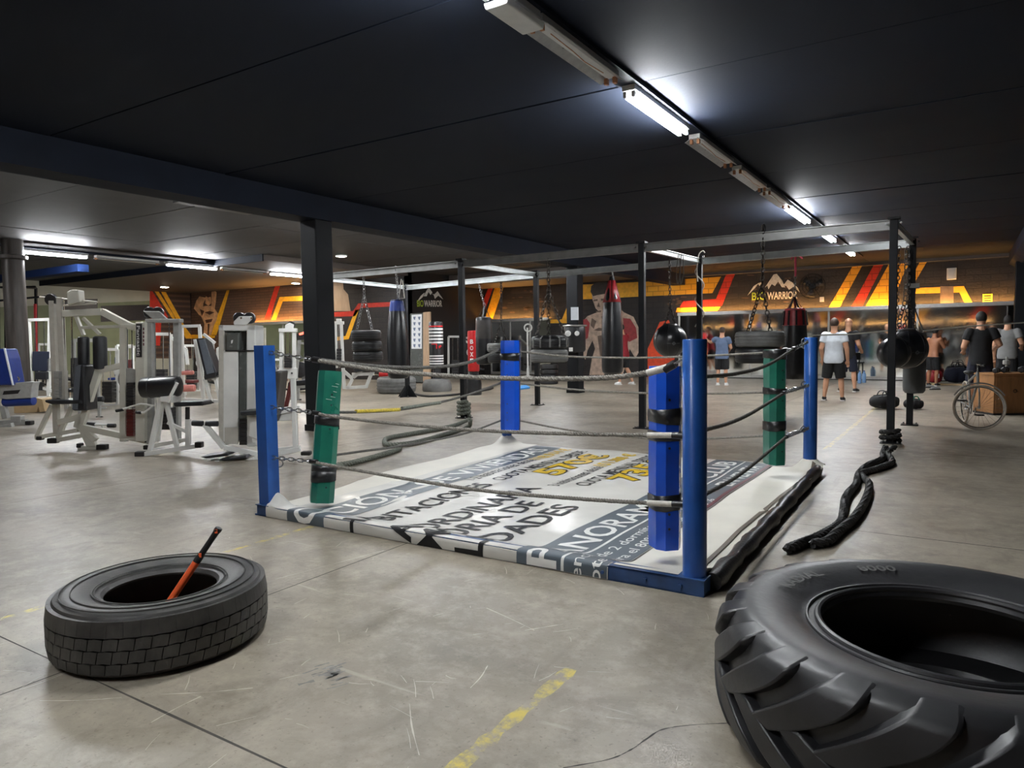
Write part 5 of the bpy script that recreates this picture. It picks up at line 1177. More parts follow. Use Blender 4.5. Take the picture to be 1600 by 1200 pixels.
# --- freestanding bags and floor tyre
def standing(label, px, gy, y_top, y_bot, wd, bands, m_body, base_px, base_y0, base_m='leather_black'):
    u = Up(px, gy); g_ = PZ(px, gy); t = thing('freestanding_bag', label, 'punch bag', g_, 'freestanding punch bags'); R = u.m(wd)/2; z0 = u(px, y_bot)[2]; z1 = u(px, y_top)[2]; rb = u.m(base_px)/2; zb = u(px, base_y0)[2]
    MB().lathe([(R*.9, z0), (R, z0+.02), (R, z1-.05), (R*.92, z1), (.01, z1+.01)], g_, 28).build('body', m_body, t)
    MB().lathe([(.01, 0), (rb*.96, 0), (rb, .05), (rb, zb*.55), (rb*.86, zb*.92), (rb*.5, zb), (.12, zb+.01)], g_, 28).build('base', base_m, t)
    MB().lathe([(.12, zb), (.12, z0+.02)], g_, 16).build('neck', 'grip_black', t)
    for a, b, mm in bands:
        za, zz = u(px, a)[2], u(px, b)[2]; MB().lathe([(R*1.008, zz), (R*1.008, za)], g_, 28).build('band', mm, t)
    return t, u, g_, R
bands = [(509, 511, 'bag_red')]+[(513+k*5.2, 515.6+k*5.2, 'bag_white') for k in range(5)]+[(555+k*4, 557+k*4, 'bag_white') for k in range(4)]
t, u, g_, R = standing('black freestanding bag with white stripes on a wide grey base', 683, 611, 503, 572, 22, bands, 'leather_black', 46, 592, 'rubber_grey')
for q in ([(674, 537), (683, 537), (683, 538.5), (674, 538.5)], [(681.5, 538), (683, 538), (683, 545), (681.5, 545)], [(685, 541), (689, 539), (690, 541), (686, 545)]): MB().prism([u(*p, -R*1.02) for p in q], -FW*.004).build('logo_stroke', 'bag_red', t, smooth=False)
t, u, g_, R = standing('red freestanding bag with white vertical lettering', 741, 617, 517, 580, 18, (), 'bag_red', 24, 584)
for s_, y in (('B', 537), ('O', 547), ('X', 557), ('E', 567)):
    letters(s_, u(734.5, y, -R*.98), RT, UPV, u.m(5), u.m(6.5), .004, .03).build('lettering', 'bag_white', t, smooth=False)
u = Up(615, 616); g_ = PZ(615, 616)+FW*u.m(30); ft = thing('truck_tyre', 'big grey truck tyre lying on the floor under the long black bag', 'tyre', g_); tyre_part(g_+UPV*u.m(13), u.m(31), u.m(26), 'rubber_grey', ft, name='carcass')
# --- black power rack, lat machine and clutter at far left
m = Mac('power_rack', 'black power rack with red straps beside the round column', 'power rack', 10, 612)
m.each('upright', 'rig_dark', ([(-3, 450), (-2, 610)], [(9, 450, 1.2), (10, 600, 1.2)], [(33, 447, 0), (34, 606, 0)], [(56, 450, 1.2), (57, 600, 1.2)]), 3.5); m.each('crossbar', 'rig_dark', ([(-3, 449), (56, 448, .2)], [(-3, 470), (72, 463)], [(33, 449), (56, 450, 1.2)]), 3)
for px in (10, 55): m.bar('strap', 'leather_red', [(px, 475), (px+2, 560)], 3)
m = Mac('lat_machine', 'white pulldown machine behind the cream multi-gym', 'weight machine', 62, 622)
m.each('column', 'steel_white', ([(45, 500), (50, 615)], [(78, 500), (76, 615)], [(45, 500), (80, 499)]), 4.5); m.rod('guide_rod', 'chrome', [(54, 502), (57, 600)], 1.5); m.rod('guide_rod', 'chrome', [(69, 502), (70, 600)], 1.5)
m.slab('back_pad', 'upholstery_navy' if 'upholstery_navy' in MATS else 'upholstery', R4(50, 549, 77, 580), .1, bevel=.02); m.slab('seat', 'upholstery', R4(54, 581, 72, 593), .3, bevel=.02); m.slab('seat_post', 'upholstery', R4(56, 597, 66, 610), .1); m.each('leg', 'steel_white', ([(50, 600), (84, 612)], [(46, 621), (84, 621)], [(50, 612), (50, 622)], [(76, 612), (76, 622)]), 4); m.slab('plate', 'steel_grey', R4(73, 560, 84, 580), .1)
tag(MB().prism([Up(55, 645)(*p) for p in ((22, 625), (48, 625), (58, 622), (66, 624), (70, 643), (62, 644), (60, 634), (57, 644), (22, 646))], FW*.4).build('plyo_box', 'wood_light', base=PZ(45, 645)), 'low wooden box behind the blue bench machine', 'box')
# --- row of background machines: one design, copied
def gym_frame(label, gx, gy, s, mt, pad, kind):
    global LASTM
    m = LASTM = Mac('weight_machine', label, 'weight machine', gx, gy, 'machines at the back of the hall'); q = lambda x, y, d=0: (gx+x*s, gy-y*s, d)
    m.each('column', mt, ([q(-14, 0), q(-14, 80)], [q(14, 0, .3), q(14, 80, .3)], [q(-14, 80), q(14, 80, .3)]), 4*s, .07)
    m.bar('foot_rail', mt, [q(-20, 1), q(24, 1, .2)], 3.5*s); m.stack('stack_dark', gx-8*s, gx+6*s, gy-34*s, gy-4*s, 6, .2, .15)
    for x in (-6, 4): m.rod('guide_rod', 'chrome', [q(x, 4, .15), q(x, 78, .15)], 1.4*s)
    if kind == 0:
        m.slab('seat', pad, [q(-30, 24)[:2], q(-14, 24)[:2], q(-14, 20)[:2], q(-30, 20)[:2]], .35, bevel=.02); m.slab('backrest', pad, [q(-18, 60)[:2], q(-13, 60)[:2], q(-13, 26)[:2], q(-18, 26)[:2]], .3, bevel=.02); m.bar('post', mt, [q(-22, 20), q(-22, 1)], 4*s)
    elif kind == 1:
        m.bar('arm', mt, [q(14, 76, .3), q(34, 60, .1), q(36, 40)], 3.5*s); m.roll('roller_pad', pad, q(28, 30), q(42, 30), 7*s); m.slab('seat', pad, [q(20, 20)[:2], q(44, 20)[:2], q(44, 16)[:2], q(20, 16)[:2]], .35, bevel=.02); m.bar('post', mt, [q(32, 16), q(32, 0)], 4*s)
    else:
        m.disc('cam', mt, q(18, 50), 9*s, .05); m.bar('arm', mt, [q(18, 50), q(36, 30)], 3.5*s); m.roll('roller_pad', pad, q(36, 30, -.2), q(36, 30, .2), 7*s)
        m.slab('bench', pad, [q(16, 22)[:2], q(46, 16)[:2], q(46, 12)[:2], q(16, 18)[:2]], .35, bevel=.02); m.bar('post', mt, [q(32, 14), q(32, 0)], 4*s)
for i, (lb, gx, gy, s, mt, pad, kd) in enumerate((
    ('pale grey machine seen between the butterfly pads', 134, 640, 1.35, 'steel_grey', 'upholstery', 0),
    ('white machine with maroon pads behind the multi-gym beam', 168, 634, 1.1, 'steel_white', 'upholstery_maroon', 2),
    ('white machine with maroon pad visible through the second tower', 250, 618, 1.2, 'steel_white', 'upholstery_maroon', 1),
    ('white machine left of the incline seat', 298, 612, .9, 'steel_white', 'upholstery', 2),
    ('white bench machine on the floor right of the blue post', 430, 622, .75, 'steel_white', 'upholstery', 1),
    ('small white machine behind the striped punch bag', 712, 590, .8, 'steel_white', 'upholstery', 1),
    ('white machine partly hidden by the hanging tyre stack', 590, 592, .8, 'steel_white', 'upholstery', 0),
    ('pale machine far back under the dark windows', 195, 612, .9, 'steel_white', 'upholstery_blue', 0),
    ('dark machine left of the leg extension tower', 322, 600, .8, 'steel_grey', 'upholstery', 0),
    ('white machine just right of the round steel column', 72, 606, .85, 'steel_white', 'upholstery', 2),
    ('white machine behind the lettered tower', 212, 622, 1.0, 'steel_white', 'upholstery_maroon', 0),
    ('white machine behind the incline seat back pad', 352, 612, .85, 'steel_white', 'upholstery', 1),
    ('white machine seen past the right edge of the leg extension tower', 408, 606, .8, 'steel_grey', 'upholstery_maroon', 2),
    ('white machine glimpsed right of the long black bag', 655, 585, .6, 'steel_white', 'upholstery', 1),
    ('white machine between the red bag and the far blue pad', 722, 588, .75, 'steel_white', 'upholstery', 2))):
    gym_frame(lb, gx, gy, s, mt, pad, kd)
# benches on the floor between machines
for lb, gx, gy, ln, pad in (('low black bench with grey frame behind the butterfly seat', 140, 652, 44, 'upholstery'), ('low black bench in front of the cable tower', 478, 625, 34, 'upholstery')):
    m = Mac('flat_bench', lb, 'weight bench', gx, gy, 'flat benches'); m.roll('pad', pad, (gx-ln/2, gy-26), (gx+ln/2, gy-29), 8); m.bar('frame', 'steel_grey', [(gx-ln/2, gy-20), (gx+ln/2, gy-22)], 4)
    for sx in (-.35, .35): m.bar('leg', 'steel_grey', [(gx+sx*ln, gy-20), (gx+sx*ln, gy)], 4); m.bar('foot', 'foot_rubber', [(gx+sx*ln-5, gy), (gx+sx*ln+5, gy)], 3)
# dumbbell-like handle set lying by the multi-gym
m = Mac('curl_bar', 'white bar with black grips lying under the multi-gym beam', 'bar', 158, 668); m.rod('bar', 'steel_white', [(138, 663), (178, 664)], 4); m.roll('grip', 'grip_black', (136, 662), (149, 663), 5.5); m.roll('grip', 'grip_black', (168, 665), (181, 665), 6.5); m.bar('stand', 'steel_white', [(160, 664), (160, 672)], 3)
# notice board panel and poster left of the striped bag
u = Up(665, 600); t = thing('partition', 'wooden partition with a sheet of small pictures behind the exercise bike', 'partition', PZ(660, 600))
MB().prism([u(*p, .3) for p in ((661, 488), (672, 487), (672, 596), (661, 596))], FW*.3).build('panel', 'wood_panel', t, smooth=False); MB().prism([u(*p, .3) for p in ((641, 490), (661, 489), (661, 597), (641, 597))], FW*.1).build('dark_panel', 'stack_grey', t, smooth=False)
ps = MB().prism([u(*p, .28) for p in ((643, 492), (659, 491), (659, 545), (643, 545))], FW*.01).build('poster', 'paper', t, smooth=False)
for i in range(2):
    for j in range(6): x = 644.5+i*7.5; y = 494+j*8.6; MB().prism([u(*p, .277) for p in ((x+1, y+1), (x+5, y+.6), (x+4, y+6), (x+2, y+5))], FW*.002).build('poster_picture', 'paper_ink', ps, smooth=False)
# white pole stand and blue mat
u = Up(825, 590); t = thing('pole_stand', 'slim white pole stand behind the far blue pad', 'stand', PZ(825, 590)); MB().lathe([(.2, 0), (.2, .03), (.06, .1), (.05, .35), (.035, .4), (.035, u(825, 512)[2])], PZ(825, 590), 16).build('pole', 'steel_white', t); MB().ring(u(825, 512), .14, .03, FW, 18, 6).build('holder', 'steel_white', t)
tag(MB().prism([PZ(*p, .01) for p in ((806, 606), (822, 603), (828, 607), (811, 609))], (0, 0, .04)).build('floor_mat', 'mat_blue', base=PZ(816, 607)), 'small light blue mat on the floor behind the far ring pad', 'mat')
# machines behind the camera that show in the mirrors
names = ('first', 'second', 'third', 'fourth', 'fifth', 'sixth', 'seventh')
for k in range(7):
    tgt = np.array((-13.5+2.1*k, -3.2+.5*(k % 2), 0)); dup(LASTM.t, tgt-np.array(LASTM.t.location), 'machine behind the camera seen only in the mirrors, %s along the rear wall' % names[k])
# ================================================================== people
def remesh(o, v, it=6):
    r = o.modifiers.new('remesh', 'REMESH'); r.mode = 'VOXEL'; r.voxel_size = v; r.use_smooth_shade = True
    s = o.modifiers.new('smooth', 'SMOOTH'); s.factor = .5; s.iterations = it
def person(label, g, Ht, face, pose, skin='skin', top=None, bottom=None, hair='hair_brown', bald=False, shoes='shoe_black', lean=0.0, shorts=.26, sleeve=.55, look=0.0, fat=1.0, cap=None):
    g = np.array(g, float); f = np.array((math.cos(face), math.sin(face), 0)); r = np.array((f[1], -f[0], 0))
    W = lambda p: g+(r*p[0]+f*(p[1]+lean*max(0, p[2]-.5))+UPV*p[2])*Ht
    t = thing('person', label, 'person', g, 'people training')
    J = dict(pel=(0, 0, .52), sp=(0, .005, .61), ch=(0, .0, .71), nb=(0, -.005, .81), nk=(0, .0, .855))
    for s, k in ((-1, 'l'), (1, 'r')):
        J['sh'+k] = (s*.098, -.005, .795); J['el'+k], J['wr'+k] = pose.get('arm'+k, ((s*.135, -.02, .625), (s*.14, .03, .49)))
        J['hip'+k] = (s*.048, 0, .50); J['kn'+k], J['an'+k] = pose.get('leg'+k, ((s*.062, .012, .275), (s*.068, -.012, .045)))
        if 'arm'+k in pose: pass
    mb = MB()
    def limb(ks, rs, n=10): mb.tube([W(J[k]) if isinstance(k, str) else W(k) for k in ks], [q*Ht for q in rs], n)
    def ell(c, rx, ry, rz):
        pts = []; n, m_ = 16, 10; c = np.array(c)
        vs = []; fs = []
        for j in range(m_+1):
            th = PI*j/m_
            for i in range(n): ph = 2*PI*i/n; vs.append(W(c+np.array((rx*math.sin(th)*math.cos(ph), ry*math.sin(th)*math.sin(ph), rz*math.cos(th)))))
        for j in range(m_):
            for i in range(n): fs.append((j*n+i, j*n+(i+1) % n, (j+1)*n+(i+1) % n, (j+1)*n+i))
        return vs, fs
    def E(*a): mb.add(*ell(*a))
    def hull(lv):                                  # stacked elliptical sections
        n = 20; vs = [W((rx*math.cos(2*PI*i/n), cy+ry*math.sin(2*PI*i/n), z)) for z, rx, ry, cy in lv for i in range(n)]; k = len(lv)
        mb.add(vs, [(j*n+i, j*n+(i+1) % n, (j+1)*n+(i+1) % n, (j+1)*n+i) for j in range(k-1) for i in range(n)]+[tuple(range(n))[::-1], tuple((k-1)*n+i for i in range(n))])
    hull([(.47, .07*fat, .05*fat, 0), (.50, .088*fat, .062*fat, -.004), (.545, .086*fat, .06*fat, 0), (.60, .077*fat, .056*fat, .004), (.66, .082*fat, .058*fat, .004), (.72, .092*fat, .06*fat, 0), (.765, .1, .055, -.003), (.80, .098, .045, -.005), (.822, .06, .036, -.004)])
    limb(['nb', 'nk', (0, .008, .90)], [.052, .039, .038])
    for k, s in (('l', -1), ('r', 1)):
        limb(['sh'+k, 'el'+k, 'wr'+k], [.038*fat, .029, .019]); E(J['sh'+k], .04, .038, .038)
        e, w_ = np.array(J['el'+k]), np.array(J['wr'+k]); d = (w_-e)/np.linalg.norm(w_-e); sd = np.cross(d, np.array((0, 1., .3))); sd /= np.linalg.norm(sd); nn = np.cross(d, sd)
        pc = w_+d*.028; limb([tuple(w_), tuple(pc), tuple(pc+d*.02)], [.017, .022, .02])
        for i, (o_, L_) in enumerate(((-.017, .038), (-.006, .044), (.006, .041), (.017, .032))):
            b0 = pc+d*.018+sd*o_; b1 = b0+d*L_*.55+nn*.006; b2 = b1+d*L_*.4+nn*.016; limb([tuple(b0), tuple(b1), tuple(b2)], [.0058, .0052, .0045], 6)
        b0 = w_+d*.012-sd*.014; b1 = b0-sd*.016+d*.018+nn*.006; b2 = b1+d*.02+nn*.006; limb([tuple(b0), tuple(b1), tuple(b2)], [.008, .0065, .005], 6)
        limb(['hip'+k, tuple((np.array(J['hip'+k])*.55+np.array(J['kn'+k])*.45)), 'kn'+k, tuple((np.array(J['kn'+k])*.65+np.array(J['an'+k])*.35+np.array((0, -.008, 0)))), 'an'+k], [.056*fat, .05*fat, .033, .034, .021])
        a = np.array(J['an'+k]); limb([tuple(a), tuple(a+np.array((s*.004, .04, -.018))), tuple(a+np.array((s*.01, .085, -.028)))], [.022, .02, .014])
    hc = np.array((0, .012+pose.get('hy', 0), .929)); cl, sl = math.cos(look), math.sin(look); hd = lambda x, y, z: tuple(hc+np.array((x*cl-y*sl, x*sl+y*cl, z)))
    E(hc, .045, .055, .069); E(hd(0, .018, -.03), .032, .036, .035); limb([hd(0, .045, .008), hd(0, .062, -.014)], [.005, .008], 8)
    for s in (-1, 1): E(hd(s*.044, -.004, -.004), .007, .012, .018)
    limb([hd(-.014, .049, -.034), hd(.014, .049, -.034)], [.004, .004], 6)
    body = mb.build('body', skin, t); remesh(body, .0065*Ht)
    for s in (-1, 1): MB().ball(W(hd(s*.017, .047, .006)), .0062*Ht, 10, 8).build('eye', 'eye_white', t)
    # hair
    mb = MB(); vs, fs = ell(hd(0, -.007, .013), .0505, .0595, .064); keep = [i for i, p in enumerate(vs)]
    if not bald:
        mb.add(vs, fs); h = mb.build('hair', hair, t)
        me = h.data; bm = bmesh.new(); bm.from_mesh(me); c3 = Vector([float(x) for x in W(hd(0, .0, .0))-g]); fv = Vector([float(x) for x in W(hd(0, 1, 0))-W(hd(0, 0, 0))]).normalized()
        bmesh.ops.delete(bm, geom=[v for v in bm.verts if (v.co-c3).z < -.028*Ht+max(0, (v.co-c3).dot(fv))*1.6], context='VERTS'); bm.to_mesh(me); bm.free()
        if cap: pass
    else:
        mb.add(vs, fs); h = mb.build('hair', skin, t); me = h.data; bm = bmesh.new(); bm.from_mesh(me); c3 = Vector([float(x) for x in W(hd(0, 0, 0))-g])
        bmesh.ops.delete(bm, geom=[v for v in bm.verts if (v.co-c3).z < .02*Ht], context='VERTS'); bm.to_mesh(me); bm.free()
    if top:
        mb = MB(); hull([(.455, .104*fat, .08*fat, 0), (.50, .104*fat, .079*fat, 0), (.55, .1*fat, .074*fat, 0), (.60, .094*fat, .067*fat, .003), (.66, .093*fat, .068*fat, .003), (.72, .101*fat, .068*fat, 0), (.765, .106, .061, -.003), (.80, .103, .051, -.005), (.826, .062, .042, -.003), (.832, .045, .04, -.002)])
        for k in 'lr':
            s_, e = np.array(J['sh'+k]), np.array(J['el'+k]); limb([tuple(s_), tuple(s_+(e-s_)*sleeve*.5), tuple(s_+(e-s_)*sleeve)], [.052, .05, .048]); E(tuple(s_), .05, .048, .046)
        remesh(mb.build('t_shirt', top, t), .0075*Ht, 4)
    if bottom:
        mb = MB(); E((0, 0, .495), .09*fat, .066*fat, .05)
        for k in 'lr':
            h_, kn = np.array(J['hip'+k]), np.array(J['kn'+k]); e = h_+(kn-h_)*min(1, (.5-shorts)/.225); limb([tuple(h_), tuple((h_+e)/2), tuple(e)], [.06*fat, .062*fat, .06])
            if shorts < .2: limb([tuple(kn), tuple(np.array(J['an'+k])*.9+kn*.1)], [.055, .042])
        remesh(mb.build('shorts', bottom, t), .0075*Ht, 4)
    for k, s in (('l', -1), ('r', 1)):
        a = np.array(J['an'+k]); mb = MB(); limb([tuple(a+np.array((0, -.014, -.012))), tuple(a+np.array((s*.003, .02, -.016))), tuple(a+np.array((s*.008, .06, -.024))), tuple(a+np.array((s*.011, .096, -.027)))], [.027, .026, .022, .015])
        o = mb.build('shoe', shoes, t); remesh(o, .006*Ht, 3)
        mb = MB(); mb.prism([W((a[0]+x*1.0+s*.006, a[1]+y, max(.001, a[2]-.043))) for x, y in ((-.024, -.036), (.024, -.036), (.027, .03), (.024, .09), (.0, .112), (-.022, .09), (-.026, .03))], UPV*.010*Ht); mb.build('sole', 'shoe_white', o, smooth=False)
    return t
def ppl(label, px, gy, hy, **k):
    u = Up(px, gy); person(label, PZ(px, gy), min(1.92, u(px, hy)[2]), k.pop('face', PI/2), k.pop('pose', {}), **k)
wide = dict(legl=((-.08, .01, .275), (-.1, -.01, .045)), legr=((.08, .01, .275), (.1, -.01, .045)))
ppl('person in pale t-shirt and black shorts standing before the mirror', 1302, 626, 497, top='cloth_white', bottom='cloth_black', hair='hair_brown', fat=1.12, pose=dict(wide, arml=((-.14, -.02, .63), (-.135, .06, .5)), armr=((.145, -.02, .63), (.15, .03, .49))))
ppl('person in dark t-shirt and navy shorts beside the one in the pale shirt', 1324, 612, 498, top='cloth_black', bottom='cloth_navy', bald=True, face=PI/2-.3, pose=dict(armr=((.14, .01, .64), (.13, .1, .58)), arml=((-.14, -.02, .63), (-.1, .1, .56)), legl=((-.07, .01, .275), (-.09, -.02, .045)), legr=((.07, .03, .28), (.1, .0, .045))))
ppl('person in blue t-shirt and long black shorts raising the left arm', 1128, 602, 511, top='cloth_blue', bottom='cloth_black', face=PI/2+.1, shorts=.24, fat=1.1, pose=dict(arml=((-.2, .06, .74), (-.27, .17, .77)), armr=((.14, .03, .64), (.1, .13, .6))), shoes='shoe_white')
ppl('person in red t-shirt and black shorts half hidden behind the tall red-topped bag', 975, 601, 500, top='cloth_red', bottom='cloth_black', face=PI*.9, hair='hair_dark', shoes='shoe_white', pose=dict(armr=((.13, .08, .68), (.08, .2, .70)), arml=((-.13, .06, .66), (-.06, .18, .72)), legl=((-.06, .06, .28), (-.08, .02, .045)), legr=((.06, .0, .28), (.1, -.1, .045))), lean=.12)
ppl('shirtless person in black shorts beside the grey punch bag', 1457, 603, 512, skin='skin_tan', bottom='cloth_black', hair='hair_dark', face=PI/2-.5, lean=.1, pose=dict(armr=((.13, .08, .66), (.09, .18, .72)), arml=((-.13, .05, .65), (-.07, .18, .72))))
ppl('tall person in black t-shirt and navy shorts behind the bicycle', 1530, 640, 487, top='cloth_black', bottom='cloth_navy', hair='hair_dark', face=PI/2+.15, fat=1.05, pose=dict(arml=((-.15, -.01, .64), (-.13, .12, .6)), armr=((.16, -.02, .66), (.13, .1, .62)), legl=((-.07, .02, .275), (-.09, .0, .045)), legr=((.06, .01, .275), (.07, -.01, .045))), shoes='shoe_black')
ppl('person in grey t-shirt behind the wooden cabinet', 1572, 617, 493, top='cloth_grey', bottom='cloth_black', hair='hair_dark', face=PI/2-.2, fat=1.08, pose=dict(armr=((.15, -.02, .65), (.13, .12, .6))))
# ================================================================== bicycle
gw = PZ(1529, 672); R_ = .335
bk = thing('bicycle', 'grey city bicycle parked with its front wheel turned toward the ring', 'bicycle', gw)
wn = -FW*.83-RT*.55; wn /= np.linalg.norm(wn)
fa = -FW*.15-RT*.55; 
fd = FW+RT*.42; fd /= np.linalg.norm(fd)                     # direction from front to rear wheel
def wheel(c, n, name):
    w_ = MB().ring(c, R_-.014, .015, n, 48, 8).build(name, 'bike_tyre', bk)
    MB().ring(c, R_-.036, .009, n, 48, 6).build('rim', 'chrome', w_)
    s, u, d = rot_to(n); mb = MB()
    for k in range(24):
        a = 2*PI*k/24; e = math.cos(a)*s+math.sin(a)*u; mb.tube([c+e*.02+d*(.025 if k % 2 else -.025), c+e*(R_-.04)], .0016, 4, cap=False)
    o = mb.build('spokes', 'chrome', w_); o['kind'] = 'stuff'
    MB().cyl(c-np.array(n)*.04, c+np.array(n)*.04, .02, 12).build('hub', 'chrome', w_)
cf = gw+UPV*R_; cr = cf+fd*1.04; rn = np.cross(fd, UPV)
wheel(cf, wn, 'front_wheel'); wheel(cr, rn, 'rear_wheel')
hb = cf+UPV*.36+fd*.12; ht = hb+UPV*.16+fd*.04; bb = cf+fd*.62-UPV*.06; st_ = bb+UPV*.5+fd*.16
side = np.cross(wn, UPV)
for s in (-1, 1): MB().tube([cf+wn*.055*s, cf+UPV*.2+wn*.055*s, hb], .011, 8).build('fork', 'bike_grey', bk)
for a, b, r in ((hb-UPV*.02, ht, .02), (hb+UPV*.02, bb, .018), (ht-UPV*.02, st_-UPV*.1, .016), (bb, st_, .016)): MB().cyl(a, b, r, 10).build('frame_tube', 'bike_grey', bk)
for s in (-1, 1): MB().tube([bb, cr+rn*.06*s], .010, 8).build('chain_stay', 'bike_grey', bk); MB().tube([st_-UPV*.08, cr+rn*.06*s], .009, 8).build('seat_stay', 'bike_grey', bk)
MB().cyl(ht, ht+UPV*.1+fd*.01, .013, 10).build('stem', 'chrome', bk)
hc_ = ht+UPV*.1; MB().tube(spline([hc_-wn*.27-side*.08, hc_-wn*.16+UPV*.02, hc_, hc_+wn*.16+UPV*.02, hc_+wn*.27-side*.08], 5), .011, 8).build('handlebar', 'chrome', bk)
for s in (-1, 1): MB().cyl(hc_+wn*.2*s-side*.03, hc_+wn*.28*s-side*.085, .016, 8).build('grip', 'grip_black', bk)
MB().lathe([(.02, 0), (.06, .02), (.075, .05), (.05, .07)], st_, 16, UPV, sq=(1, 1.6)).build('saddle', 'grip_black', bk)
MB().ring(bb, .09, .006, rn, 24, 6).build('chainring', 'iron', bk)
for s in (-1, 1):
    e = bb+rn*.08*s+(UPV*-.12+fd*.11)*s; MB().cyl(bb+rn*.07*s, e, .009, 8).build('crank', 'chrome', bk); MB().box(e+rn*.06*s, (.1, .1, .025), YAW).build('pedal', 'grip_black', bk, smooth=False)
MB().tube(spline([cf+(side*math.cos(a)+UPV*math.sin(a))*(R_+.025) for a in np.arange(.5, 2.9, .3)], 3), .012, 6).build('mudguard', 'bike_grey', bk)
# ================================================================== cabinet, dumbbells
uc = Up(1560, 649); g0 = PZ(1552, 649); zt = uc(1560, 584)[2]
x0, y0_, wx_, wy_ = g0[0], g0[1], 1.0, .6
cb = thing('cabinet', 'low wooden cabinet at the right edge behind the bicycle', 'cabinet', (x0, y0_, 0)); dr = RT; db = FW
cq = [g0, g0+dr*1.1, g0+dr*1.1+db*.55, g0+db*.55]
MB().prism([p+UPV*.03 for p in cq], UPV*(zt-.05)).build('body', 'wood_cabinet', cb, smooth=False, bevel=.006)
MB().prism([p-(dr*.02 if i in (0, 3) else -dr*.02)-(db*.02 if i < 2 else -db*.02)+UPV*(zt-.025) for i, p in enumerate(cq)], UPV*.025).build('top', 'wood_cabinet', cb, smooth=False)
MB().prism([g0-db*.008+dr*.03+UPV*.06, g0-db*.008+dr*.53+UPV*.06, g0-db*.008+dr*.53+UPV*(zt-.06), g0-db*.008+dr*.03+UPV*(zt-.06)], db*.02).build('door', 'wood_cabinet', cb, smooth=False, bevel=.004)
MB().ring(g0+dr*.36-db*.014+UPV*zt*.58, .03, .005, FW, 16, 6).build('ring_pull', 'iron', cb)
MB().prism([p for p in cq], UPV*.035).build('plinth', 'grip_black', cb, smooth=False)
def dumbbell(lb, c, ax, s):
    t = thing('dumbbell', lb, 'dumbbell', c-UPV*s, 'dumbbells on the cabinet'); ax = np.array(ax); MB().cyl(c-ax*s*2, c+ax*s*2, s*.35, 10).build('handle', 'chrome', t)
    for k in (-1, 1): MB().lathe([(s*.7, -s*.7), (s, -s*.5), (s, s*.5), (s*.7, s*.7)], c+ax*k*s*1.7, 6 if k else 8, ax).build('head', 'iron', t, smooth=False)
for lb, a, b, s in (('dumbbell at the front left corner of the wooden cabinet top', .12, .12, .05), ('dumbbell in the middle of the wooden cabinet top', .36, .25, .055), ('dumbbell at the right of the wooden cabinet top', .6, .15, .06)): dumbbell(lb, g0+dr*a+db*b+UPV*(zt+s*1.02), FW*.7+RT*.7, s)
# upright chrome hand weights standing on the cabinet
t = thing('hand_weight', 'small upright grey hand weight on the right end of the cabinet', 'dumbbell', g0+dr*.5+db*.42+UPV*zt); c = g0+dr*.5+db*.42
for k in range(2): MB().lathe([(.05, zt+k*.14), (.06, zt+.01+k*.14), (.06, zt+.07+k*.14), (.05, zt+.08+k*.14), (.02, zt+.085+k*.14), (.02, zt+.14+k*.14)], c, 8).build('weight', 'steel_grey', t, smooth=False)
# ================================================================== gym bags, bottles, chair, ledge
def blob_bag(name, lb, g_, L, Wd, Hh, ax, m, hm='grip_black', patch=None):
    g_ = np.array(g_); t = thing(name, lb, 'bag', g_, 'gym bags on the floor'); ax = np.array(ax); sd = np.cross(UPV, ax); n = 14; k = 14; vs = []; fs = []
    for i in range(n+1):
        u = -1+2*i/n; r = (1-abs(u)**3.2)**.5 if abs(u) < 1 else .02; r = max(r, .05)
        for j in range(k):
            a = 2*PI*j/k; x = math.cos(a); z = math.sin(a); sq = 1/max(abs(x), abs(z))**.55
            vs.append(g_+ax*u*L/2+sd*x*sq*Wd/2*r*(1+.06*math.sin(i*1.7+j))+UPV*(Hh/2+z*sq*Hh/2*r*.9*(1+.05*math.sin(i*2.1+j*1.3))))
    for i in range(n):
        for j in range(k): fs.append((i*k+j, i*k+(j+1) % k, (i+1)*k+(j+1) % k, (i+1)*k+j))
    fs += [tuple(range(k)), tuple(n*k+j for j in range(k))]; mb = MB(); mb.add([(p[0], p[1], max(.003, p[2])) for p in vs], fs); mb.build('body', m, t)
    for s in (-1, 1): MB().tube(spline([g_+ax*-.18*L+sd*s*Wd*.3+UPV*Hh*.85, g_+ax*-.1*L+sd*s*Wd*.25+UPV*Hh*1.2, g_+ax*.1*L+sd*s*Wd*.25+UPV*Hh*1.2, g_+ax*.18*L+sd*s*Wd*.3+UPV*Hh*.85], 4), .012, 6).build('handle', hm, t)
    MB().tube([g_+ax*-.38*L+UPV*Hh*.94, g_+UPV*Hh*1.0, g_+ax*.38*L+UPV*Hh*.94], .008, 6).build('zip', 'iron', t)
    if patch: MB().box(g_+UPV*Hh*.55-FW*Wd*.55, (.07, .01, .12), YAW).build('label_patch', patch, t, smooth=False)
blob_bag('gym_bag', 'black gym bag slumped between the right rig posts', PZ(1388, 640)+FW*.15, .56, .34, .28, RT, 'cloth_black'); blob_bag('gym_bag', 'small black bag with green lining by the rear right rig post', PZ(1432, 640)+FW*.1, .34, .3, .2, RT, 'cloth_black', 'pad_green')
blob_bag('gym_bag', 'red and black sports bag with white tag near the mirror', PZ(1469, 600)+FW*.3, .44, .34, .42, RT, 'leather_red', patch='paper'); blob_bag('gym_bag', 'large dark navy holdall beside the red sports bag', PZ(1507, 600)+FW*.35, .75, .4, .5, RT, 'cloth_navy')
lp = PZ(1440, 601); lq = PZ(1513, 603)
tag(MB().prism([lp, lq, lq+FW*.12, lp+FW*.12], UPV*.05).build('floor_ledge', 'wood_light', base=lp), 'thin wooden ledge on the floor in front of the sports bags', 'ledge')
